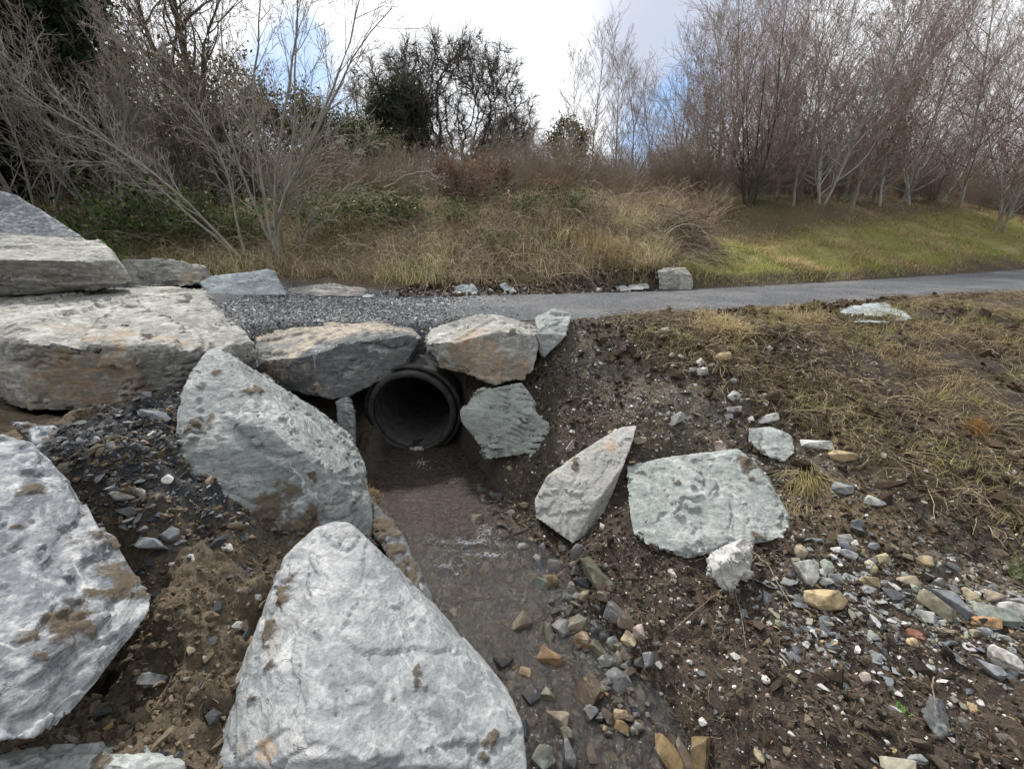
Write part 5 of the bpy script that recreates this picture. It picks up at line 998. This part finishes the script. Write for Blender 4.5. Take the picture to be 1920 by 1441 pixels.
for x, Y, s_, lab in ((1312, 17.5, .8, 'sapling with russet leaves left of the dark many-stemmed tree'), (1420, 20, 1.1, 'sapling with russet leaves behind the dark many-stemmed tree'), (1590, 20.5, 1.25, 'russet-leaved tree top behind the pale forked birch'), (1630, 21, 1.2, 'russet-leaved sapling between the front birches'), (1890, 20, 1.2, 'russet-leaved tree at the right edge')):
    plant(l1, x, 380, Y, lab, 'tree', None, rgx.uniform(0, 6.28), s_)
for k in range(46):
    x = 1000 + k * 22 + rgx.uniform(-20, 20); plant(rgx.choice([m2, m2, m3] if x < 1400 else [m2, m3, m1]), x, 380, rgx.uniform(15.2, 20) if x < 1350 else 18 + max(0, x - 1450) * .017 + abs(rgx.gauss(0, 2.2)), 'low tangled bare shrub filling the foot of the right wood', 'shrub', 'shrubs under the right wood', rgx.uniform(0, 6.28), rgx.uniform(.42, .75))
# big oak and its ivy-clad neighbour
def crown_tree(name, w_, h_, low, seed, nat=1500, step=.38, tw=9, lean=0.0):
    """branches grown towards points filling a rounded crown (w_ wide, h_ high), thickened by the twigs they carry"""
    r = np.random.default_rng(seed); q = r.normal(size=(nat, 3)); q /= np.linalg.norm(q, axis=1)[:, None]; q *= r.uniform(.35, 1, (nat, 1)) ** .55; q *= (1 + .13 * fbm(q * 2.5, 2, seed))[:, None]
    zc = low + (h_ - low) * .36; A = q * [w_ / 2, w_ / 2, 1] + [lean, 0, 0]; A[:, 2] = np.where(q[:, 2] > 0, zc + q[:, 2] * (h_ - zc), zc + q[:, 2] * (zc - low))
    nodes = [np.array([0, 0, z]) for z in np.arange(-.3, low * .9, step)]; par = list(range(-1, len(nodes) - 1)); best = np.full(nat, 1e9); who = np.zeros(nat, int); new = list(range(len(nodes)))
    for it in range(90):
        for k in new:
            d = np.linalg.norm(A - nodes[k], axis=1); m_ = d < best; best[m_] = d[m_]; who[m_] = k
        act = best > step * 1.3; act &= best < 8
        if not act.any(): break
        new = []
        for k in np.unique(who[act]):
            v = A[act & (who == k)] - nodes[k]; v = (v / np.linalg.norm(v, axis=1)[:, None]).sum(0); v = v / (np.linalg.norm(v) + 1e-9) + r.normal(0, .3, 3); v /= np.linalg.norm(v)
            par.append(int(k)); nodes.append(nodes[k] + v * step); new.append(len(nodes) - 1)
        if len(nodes) > 9000: break
    Nn = np.array(nodes); cnt = np.zeros(len(Nn)); kids_ = np.zeros(len(Nn), int)
    for k in range(len(Nn) - 1, 0, -1):
        if kids_[k] == 0: cnt[k] += 1
        kids_[par[k]] += 1; cnt[par[k]] += cnt[k]
    rad = .022 * np.maximum(cnt, 1) ** .45; pi = np.array(par[1:]); seg = np.stack([Nn[pi], Nn[1:]], 1); rr = np.stack([np.minimum(rad[pi], rad[1:] * 1.35), rad[1:]], 1); big = rr[:, 1] > .075
    tips = np.where(rad[1:] < .05)[0]; tip = np.repeat(Nn[1:][tips], tw, 0); dv = np.repeat(seg[tips, 1] - seg[tips, 0], tw, 0); dv /= np.linalg.norm(dv, axis=1)[:, None]; dv = dv + r.normal(0, .55, dv.shape) + [0, 0, .15]; dv /= np.linalg.norm(dv, axis=1)[:, None]
    L = r.uniform(.4, 1.3, (len(tip), 1)); b1_ = tip + dv * L * .5; b2_ = b1_ + (dv + r.normal(0, .35, dv.shape)) * L * .5; tws = np.stack([tip, b1_, b2_], 1)
    e = bpy.data.objects.new(name, None)
    V, F, _ = tubes(seg[big], rr[big], 7); bpy.data.objects.new('trunk', mesh_np('trunk', V, F, DARKB)).parent = e
    V1, F1, _ = tubes(seg[~big], rr[~big], 4); V2, F2, _ = tubes(tws, np.tile([.014, .012, .009], (len(tws), 1)), 3)
    bpy.data.objects.new('branches', mesh_np('branches', np.concatenate([V1, V2]), np.concatenate([F1, F2 + len(V1)]), DARKB)).parent = e; return e
oak = crown_tree('oak_tree', 15.4, 14.6, 3.2, 31, 1500, tw=9); plant(oak, 858, 330, 45, 'great round-crowned bare oak in the middle distance')
oak2 = crown_tree('oak_tree', 9.0, 14.5, 4.0, 33, 800); plant(oak2, 742, 330, 48, 'bare oak rising behind the ivy-covered tree'); plant(oak2, 950, 330, 52, 'lower bare oak at the right shoulder of the great oak', 'tree', None, 4, .7)
def cloud_pts(n, blobs, seed, hollow=.45):
    r = np.random.default_rng(seed); out = []
    for (x, y, z, rx, ry, rz, f) in blobs:
        k = int(n * f); q = r.normal(size=(k, 3)); q /= np.linalg.norm(q, axis=1)[:, None]; q *= (hollow + (1 - hollow) * r.random((k, 1)) ** .5); q *= (1 + .35 * fbm(q * 2.2 + x, 3, seed))[:, None]; out.append(q * [rx, ry, rz] + [x, y, z])
    p = np.concatenate(out); return p[fbm(p * 1.1, 3, seed + 3) > -.28]
IVY = [((.03, .05, .022), 4), ((.05, .075, .03), 3), ((.018, .03, .014), 3), ((.075, .1, .04), 1)]; HOLLY = [((.1, .105, .045), 4), ((.15, .14, .065), 2), ((.065, .07, .03), 3)]
def leafy(name, label, px, py, Y, blobs, n, size, tbl, h, seed, per=7, spread=.16, stems=1, bare=None):
    x = P(px, py, Y)[0]; e = empty(name, (x, Y, H1(x, Y) - .05), label, 'tree' if 'tree' in name else 'shrub'); pr_ = make_tree(name, SHRUB if h < 5 else dict(SHRUB, rmin=.006), h, .03 * h ** .9, seed, DARKB, BROWNTW, stems=stems, spread=25)
    for ch in list(pr_.children): COL.objects.link(ch); ch.parent = e
    bpy.data.objects.remove(pr_); link('leaves', leaf_mesh('leaves', cloud_pts(n, blobs, seed), size, tbl, seed, per, spread), e); return e
leafy('ivy_tree', 'dark ivy-smothered tree left of the great bare oak', 752, 330, 42, [(-.3, 0, 8.0, 2.4, 2.2, 2.0, .4), (-1.2, 0, 6.0, 1.7, 1.6, 1.6, .22), (1.2, 0, 8.6, 1.7, 1.6, 1.5, .2), (1.0, 0, 6.2, 1.5, 1.4, 1.6, .18), (.2, 0, 3.4, 1.2, 1, 2.4, .25)], 2600, .14, IVY, 10, 41, 7, .35)
leafy('evergreen_tree', 'huge dark evergreen tree filling the upper left corner', 10, 330, 12.2, [(0, 0, 4.5, 3.0, 2.4, 3.0, .4), (-.5, 0, 8, 3.2, 2.6, 3.2, .5), (.6, -.3, 2.4, 1.7, 1.6, 1.8, .2)], 9000, .1, IVY, 10, 43, 10, .22)
leafy('evergreen_tree', 'thinner dark evergreen tree right of the huge one', 150, 330, 14.5, [(0, 0, 7.5, 2.6, 2.2, 2.4, .35), (.4, 0, 5, 1.9, 1.7, 1.8, .2), (-.6, 0, 3.2, 1.5, 1.4, 1.9, .2)], 3600, .095, IVY, 9, 44, 9, .26)
for k, (px, Y, r_, hz, lab) in enumerate(((455, 17, 1.6, 3.9, 'olive-leaved tree behind the tall bare multi-stemmed tree'), (575, 18, 1.2, 3.3, 'olive-leaved shrub tree right of the tall bare multi-stemmed tree'), (655, 19, 1.3, 2.4, 'dull green rounded shrub left of the ivy-smothered tree'), (330, 16.5, 1.5, 3.8, 'dull green shrub at the foot of the leaning dark trunks'), (1060, 24, 1.0, 3.0, 'small dark green bush right of the great oak'), (712, 25, 1.6, 2.7, 'dark green bush under the ivy-smothered tree'), (250, 15, 1.3, 2.6, 'dark green bush behind the bramble leaves at the left'))):
    leafy('evergreen_shrub', lab, px, 380, Y, [(0, 0, hz - r_ * .3, r_, r_, r_ * .75, .6), (r_ * .4, 0, hz * .55, r_ * .9, r_ * .9, r_ * .8, .4)], 850, .08, HOLLY if k in (0, 1, 3) else IVY + HOLLY, hz * .9, 50 + k, 7, .18)
# dark leaning trunks and bare trees on the left
LEAN = dict(OAK, angt=0, n=(10, 7, 6, 4), kids=(14, 8, 6), wob=(.06, .16, .2, .22), start=(.3, .2, .15), ang=(44, 42, 40), ratio=(.4, .48, .5), fall=(.3, .3, .3), trop=(0, .04, .03, .02), rr=(.5, .5, .5), rmin=.005)
def spine(pts, Y, base):
    return [tuple(P(x, y, Y + dy) - np.array(base)) for (x, y, dy) in pts]
def spined(name, label, Y, foot, stems, T, seed, tm, wm, split=1, cat='tree'):
    x = P(foot, 380, Y)[0]; base = (x, Y, H1(x, Y) - .05); sp = [([(rgx.uniform(-.06, .06), rgx.uniform(-.06, .06), 0)] + spine(pts, Y, base), r_) for pts, r_ in stems]
    pr_ = make_tree(name, T, 1, .1, seed, tm, wm, spines=sp, split=split); e = empty(name, base, label, cat)
    for ch in list(pr_.children): COL.objects.link(ch); ch.parent = e
    bpy.data.objects.remove(pr_); return e
spined('bare_tree', 'dark tree with a sinuous trunk leaning left, behind the left thicket', 14, 425, [([(400, 330, 0), (352, 165, .2), (308, 118, .3), (282, 88, .3), (270, 35, .4), (240, -60, .5)], .16)], LEAN, 61, DARKB, BROWNTW)
spined('bare_tree', 'dark tree with a straighter trunk, right of the sinuous leaning one', 14.4, 440, [([(405, 300, 0), (352, 128, .1), (338, 72, 0), (326, 20, 0), (318, -80, 0)], .15), ([(400, 250, 0), (372, 110, .2), (400, 30, .3), (430, -60, .4)], .08)], LEAN, 63, DARKB, BROWNTW)
HAZ = dict(SHRUB, kids=(15, 6, 4), ang=(30, 32, 34), ratio=(.3, .45, .5), start=(.22, .2, .2), rmin=.0036, wob=(.06, .1, .12, .14), trop=(.02, .03, .03, .02))
spined('alder_tree', 'tall many-stemmed bare young tree standing at the far edge of the slate gravel', 9.5, 508, [([(512, 440, 0), (532, 360, -.1), (575, 285, -.2), (618, 200, -.3), (655, 110, -.4), (735, 15, -.5)], .045), ([(520, 430, 0), (540, 330, 0), (600, 230, .1), (640, 130, .2), (672, 20, .3), (690, -60, .3)], .042),
    ([(503, 420, 0), (482, 300, .2), (470, 170, .3), (488, 60, .4), (492, -60, .4)], .045), ([(510, 400, 0), (520, 280, .1), (545, 150, .1), (560, 20, .1), (565, -80, .1)], .042), ([(515, 420, 0), (548, 320, .3), (556, 180, .4), (548, 60, .5), (580, -60, .5)], .038), ([(498, 430, 0), (450, 330, 0), (420, 200, .1), (412, 70, .1), (425, -60, .1)], .036)], HAZ, 65, GREYB, TANTW)
spined('alder_tree', 'thin bare stems arching far to the left, in front of the left thicket', 9.3, 445, [([(412, 445, 0), (372, 400, -.1), (320, 345, -.2), (252, 300, -.3), (165, 240, -.4), (80, 202, -.5), (20, 140, -.5)], .035), ([(400, 440, 0), (340, 395, .1), (270, 320, .2), (190, 250, .3), (90, 170, .4), (60, 60, .4)], .03), ([(440, 430, 0), (435, 330, .1), (380, 220, .2), (300, 150, .2), (240, 60, .2)], .03)], HAZ, 67, GREYB, TANTW)
spined('alder_tree', 'low leaning bare stems right of the tall many-stemmed tree', 9.8, 560, [([(572, 440, 0), (590, 370, .1), (640, 300, .2), (700, 250, .2)], .026), ([(565, 430, 0), (610, 380, 0), (690, 340, .1), (800, 330, .2)], .022), ([(560, 420, 0), (555, 340, .2), (600, 260, .3), (620, 190, .4)], .025)], HAZ, 69, GREYB, TANTW)
h1 = make_tree('hazel_shrub', HAZ, 5.4, .03, 71, GREYB, TANTW, stems=7, spread=26); h2 = make_tree('hazel_shrub', HAZ, 4.6, .026, 72, GREYB, BROWNTW, stems=8, spread=36); h3 = make_tree('hazel_shrub', HAZ, 6.4, .035, 73, DARKB, BROWNTW, stems=5, spread=18)
for x, Y, pr_, s_, lab in ((60, 10.2, h1, 1.0, 'pale bare shrub at the far left in front of the dark evergreen'), (200, 10.8, h1, 1.05, 'pale bare shrub beside the feathery dead stalks'), (300, 11.5, h2, 1.0, 'spreading bare shrub above the bramble leaves'), (380, 12.3, h3, 1.0, 'upright dark bare shrub below the leaning trunks')):
    plant(pr_, x, 400, Y, lab, 'shrub', None, rgx.uniform(0, 6.28), s_)
for k in range(28):
    x = -60 + k * 28 + rgx.uniform(-20, 20); plant(rgx.choice([h1, h2, h3, m1]), x, 380, rgx.uniform(12, 18), 'bare grey-brown shrub in the dense left thicket', 'shrub', 'shrubs of the left thicket', rgx.uniform(0, 6.28), rgx.uniform(.6, .98) * (1 if x < 500 else .5))
for k in range(34):
    x = 540 + k * 15 + rgx.uniform(-16, 16); plant(rgx.choice([m2, m2, h2, m3]), x, 380, rgx.uniform(13, 20), 'low bare shrub in the purplish scrub below the great oak', 'shrub', 'scrub below the oak', rgx.uniform(0, 6.28), rgx.uniform(.38, .62))
l2 = make_tree('beech_shrub', SHRUB, 1.7, .015, 75, BROWNTW, BROWNTW, stems=8, spread=45, leaves=dict(n=900, per=3, size=.04, spread=.06, tbl=RED + [((.22, .13, .08), 2)]))
for x, Y, s_, lab in ((872, 13.5, 1.0, 'low shrub of dark red-brown leaves behind the pink marker tape'), (925, 14.5, .8, 'low red-brown shrub right beside the pink marker tape'), (1035, 12.6, .6, 'small russet-leaved shrub on top of the grassy mound')): plant(l2, x, 380, Y, lab, 'shrub', None, rgx.uniform(0, 6), s_)
BRAM = dict(SHRUB, n=(8, 4, 3), wob=(.1, .15, .2), trop=(-.09, -.04, -.02), kids=(9, 4), start=(.15, .2), ang=(50, 45), ratio=(.3, .4), fall=(.3, .3), rr=(.6, .6), rmin=.0025)
BGREEN = [((.09, .14, .04), 4), ((.14, .19, .06), 2), ((.045, .075, .025), 4), ((.2, .2, .08), .7)]
br = make_tree('bramble_bush', BRAM, 1.7, .008, 77, BROWNTW, BROWNTW, stems=16, spread=62, split=0, leaves=dict(n=800, lv=1, per=2, size=.055, spread=.06, tbl=BGREEN))
for x, y, Y, s_, lab in ((200, 440, 9.6, .95, 'green-leaved bramble at the left, behind the stacked slabs'), (262, 430, 10.2, 1.05, 'green-leaved bramble second from the left'), (330, 430, 10.4, 1.1, 'lightest green bramble, below the spreading bare shrub'), (400, 430, 10.6, .9, 'bramble left of the tall many-stemmed tree'), (460, 450, 10.2, .8, 'bramble right behind the foot of the tall many-stemmed tree'),
                      (620, 440, 11.0, .8, 'bramble right of the low leaning bare stems'), (690, 410, 11.6, .95, 'dark leafy bramble left of the dead branch'), (740, 430, 11.8, .8, 'dark leafy bramble over the pale dead branch'), (860, 405, 12.0, .6, 'low leafy bramble in front of the dark red-brown shrub'), (985, 410, 11.8, .6, 'leafy bramble to the right of the pink marker tape'), (1075, 410, 11.8, .55, 'ivy-green bramble on the crest of the grassy mound'), (925, 465, 10.4, .4, 'small dark bramble low on the grassy mound')):
    plant(br, x, y, Y, lab, 'bramble', None, rgx.uniform(0, 6.28), s_)
# pale dead branch, short log, marker tape, brush pile
WOODP = bark_mat('dead_wood', (.2, .17, .13), (.36, .31, .25), 8)
def stick(name, label, pts, r0, cat, mat=WOODP, group=None, k=14, sides=6):
    Q = np.array(pts); u = np.linspace(0, len(Q) - 1, k); path = np.stack([np.interp(u, np.arange(len(Q)), Q[:, a]) for a in range(3)], 1); path[1:-1] += np.random.default_rng(int(abs(Q.sum()) * 1000) % 9999).normal(0, r0 * .5, (k - 2, 3))
    V, F, _ = tubes(path[None], np.linspace(r0, r0 * .5, k)[None], sides); bm_c = np.array([[*range(sides)][::-1]]); o = link(name, mesh_np(name, V - Q[0], F, mat), None, tuple(Q[0])); return tag(o, label, cat, group)
stick('dead_branch', 'pale bare dead branch arching over the brambles left of the mound', [P(720, 352, 11.0), P(760, 330, 11.1), P(800, 322, 11.1), P(822, 335, 11.0)], .03, 'branch')
stick('log', 'short cut log lying in the dead grass above the path edge', [P(828, 497, 9.7), P(842, 492, 9.7), P(857, 488, 9.75)], .045, 'log', bark_mat('log_bark', (.16, .11, .08), (.3, .22, .17), 8))
stick('dead_branch', 'thin brown branch lying along the dark soil at the far path edge', [P(850, 528, 9.2), P(890, 512, 9.4), P(930, 508, 9.5)], .018, 'branch')
me_g = ground_at(951, 402); mk = empty('marker_stake', tuple(me_g), 'thin stake flagged with pink and white marker tape on the grassy bank', 'marker')
V, F, _ = tubes(np.array([[(0, 0, -.1), (.01, 0, .25), (.02, 0, .62)]]), np.array([[.012, .012, .01]]), 6); link('stake', mesh_np('stake', V, F, WOODP), mk)
m, t, b = material('marker_tape'); b.inputs['Roughness'].default_value = .45
wv = t.new('ShaderNodeTexWave'); t.l.new(t.new('ShaderNodeTexCoord').outputs['Object'], wv.inputs[0]); wv.inputs['Scale'].default_value = 3.0; wv.bands_direction = 'X'; t.l.new(t.mix(t.step(wv.outputs['Fac'], .35, .65), (.75, .17, .2), (.8, .62, .6)), b.inputs['Base Color'])
def ribbon(pts, w_):
    Q = np.array(pts, float); u = np.linspace(0, len(Q) - 1, 14); q = np.stack([np.interp(u, np.arange(len(Q)), Q[:, a]) for a in range(3)], 1); s_ = np.array([w_, w_ * .3, 0]); V = np.concatenate([q - s_, q + s_]); n_ = len(q)
    return V, np.array([[i, i + 1, n_ + i + 1, n_ + i] for i in range(n_ - 1)])
for pts in ([(.03, -.02, .6), (.05, -.03, .4), (.035, -.04, .22), (.05, -.04, .08)], [(.01, -.02, .55), (-.06, -.04, .42), (-.09, -.04, .25), (-.17, -.05, .1)]):
    V, F = ribbon(pts, .028); o = link('tape', mesh_np('tape', V, F, m), mk); sol = o.modifiers.new('s', 'SOLIDIFY'); sol.thickness = .002
rb = np.random.default_rng(88); n = 520; c0 = P(1275, 445, 11.6)
root = np.stack([rb.normal(c0[0], .5, n), rb.normal(11.7, .35, n), np.zeros(n)], 1); root[:, 2] = H(root[:, 0], root[:, 1]) + np.abs(rb.normal(.0, .22, n)) * np.exp(-((root[:, 0] - c0[0]) / .7) ** 2)
strands('brushwood', root, rb.uniform(.3, 1.1, n), rb.uniform(.004, .012, n), rb.normal(.1, .5, n) + math.pi * rb.integers(0, 2, n), rb.uniform(-.1, .55, n), pick(rb, n, [((.09, .065, .048), 4), ((.16, .12, .09), 3), ((.28, .23, .18), 1)]), k=5, curl=.12, seed=89, droop=.35, follow=False)
for k, (a, b_, r_, lab) in enumerate((((1195, 440), (1330, 404), .03, 'long dark branch along the top of the brush pile'), ((1215, 446), (1300, 424), .025, 'second branch beneath the top one of the brush pile'), ((1250, 468), (1345, 425), .022, 'branch jutting from the right end of the brush pile'), ((1180, 452), (1270, 462), .02, 'branch along the foot of the brush pile'), ((1290, 470), (1302, 410), .014, 'pale stick standing upright out of the brush pile'), ((1100, 405), (1165, 445), .014, 'thin pale stick slanting over the mound left of the brush pile'))):
    stick('dead_branch', lab, [P(*a, 11.3), (P(*a, 11.3) + P(*b_, 11.6)) / 2 + np.array([0, 0, .03]), P(*b_, 11.6)], r_, 'branch', DARKB if k < 4 else WOODP)

# the wood and hedges far behind, one tangle of stems
rw = np.random.default_rng(99); n = 17000; ang_ = rw.uniform(-1.0, 1.0, n); dist_ = rw.uniform(30, 40, n); xy = np.stack([np.tan(ang_) * dist_, dist_], 1); xy = xy[np.abs(xy[:, 0]) < 60]; n = len(xy)
hh = (3.4 + 1.2 * fb2(xy[:, 0], xy[:, 1], .12, 2, 103) + 1.8 * sstep(12, 26, xy[:, 0]) + 1.5 * sstep(-8, -20, xy[:, 0]) - 1.5 * np.exp(-((xy[:, 0] + 2) / 9) ** 2)) * rw.uniform(.35, 1.05, n)
strands('far_woodland', on_ground(xy), hh, rw.uniform(.012, .03, n), rw.uniform(0, 6.28, n), rw.uniform(1.15, 1.55, n), pick(rw, n, [((.2, .165, .145), 4), ((.28, .235, .205), 3), ((.13, .11, .09), 3), ((.34, .29, .25), 1)]), k=5, curl=.5, seed=104, droop=.18, follow=False)

# tall tan stalks and briars behind the mound
p = box_pts(5200, .2, 7.5, 12.4, 16.5, lambda x, y: (np.abs(x / y - .25) < .2) & (fb2(x, y, 1.1, 3, 111) > .08)); n = len(p)
strands('tall_stalks', on_ground(p), gr.uniform(.3, 1.3, n), gr.uniform(.003, .007, n), gr.uniform(0, 6.28, n), gr.uniform(.8, 1.55, n), pick(gr, n, [((.46, .34, .24), 4), ((.34, .24, .18), 4), ((.56, .46, .34), 2), ((.2, .14, .11), 2)]), k=6, curl=.6, seed=105, droop=.55, follow=False)

# moss, litter and dead stalks at the foot of the birch wood
p = box_pts(60000, 2.6, 30, 11.5, 26, lambda x, y: (y > yl(x) - .5) & (y < yl(x) + 4.5) & (np.abs(x / y) < 1.35)); n = len(p); kk = (fb2(p[:, 0], p[:, 1], .7, 3, 121) > .1)[:, None]
blades('wood_edge_grass', on_ground(p), gr.uniform(.05, .3, n) * np.where(kk[:, 0], .6, 1), gr.uniform(.007, .014, n), gr.uniform(0, 6.28, n), gr.uniform(.2, 1.3, n), gr.uniform(0, .5, n), np.where(kk, pick(gr, n, [((.2, .23, .055), 3), ((.28, .29, .09), 2)]), pick(gr, n, [((.36, .28, .18), 4), ((.48, .39, .26), 3), ((.2, .15, .1), 2)])))
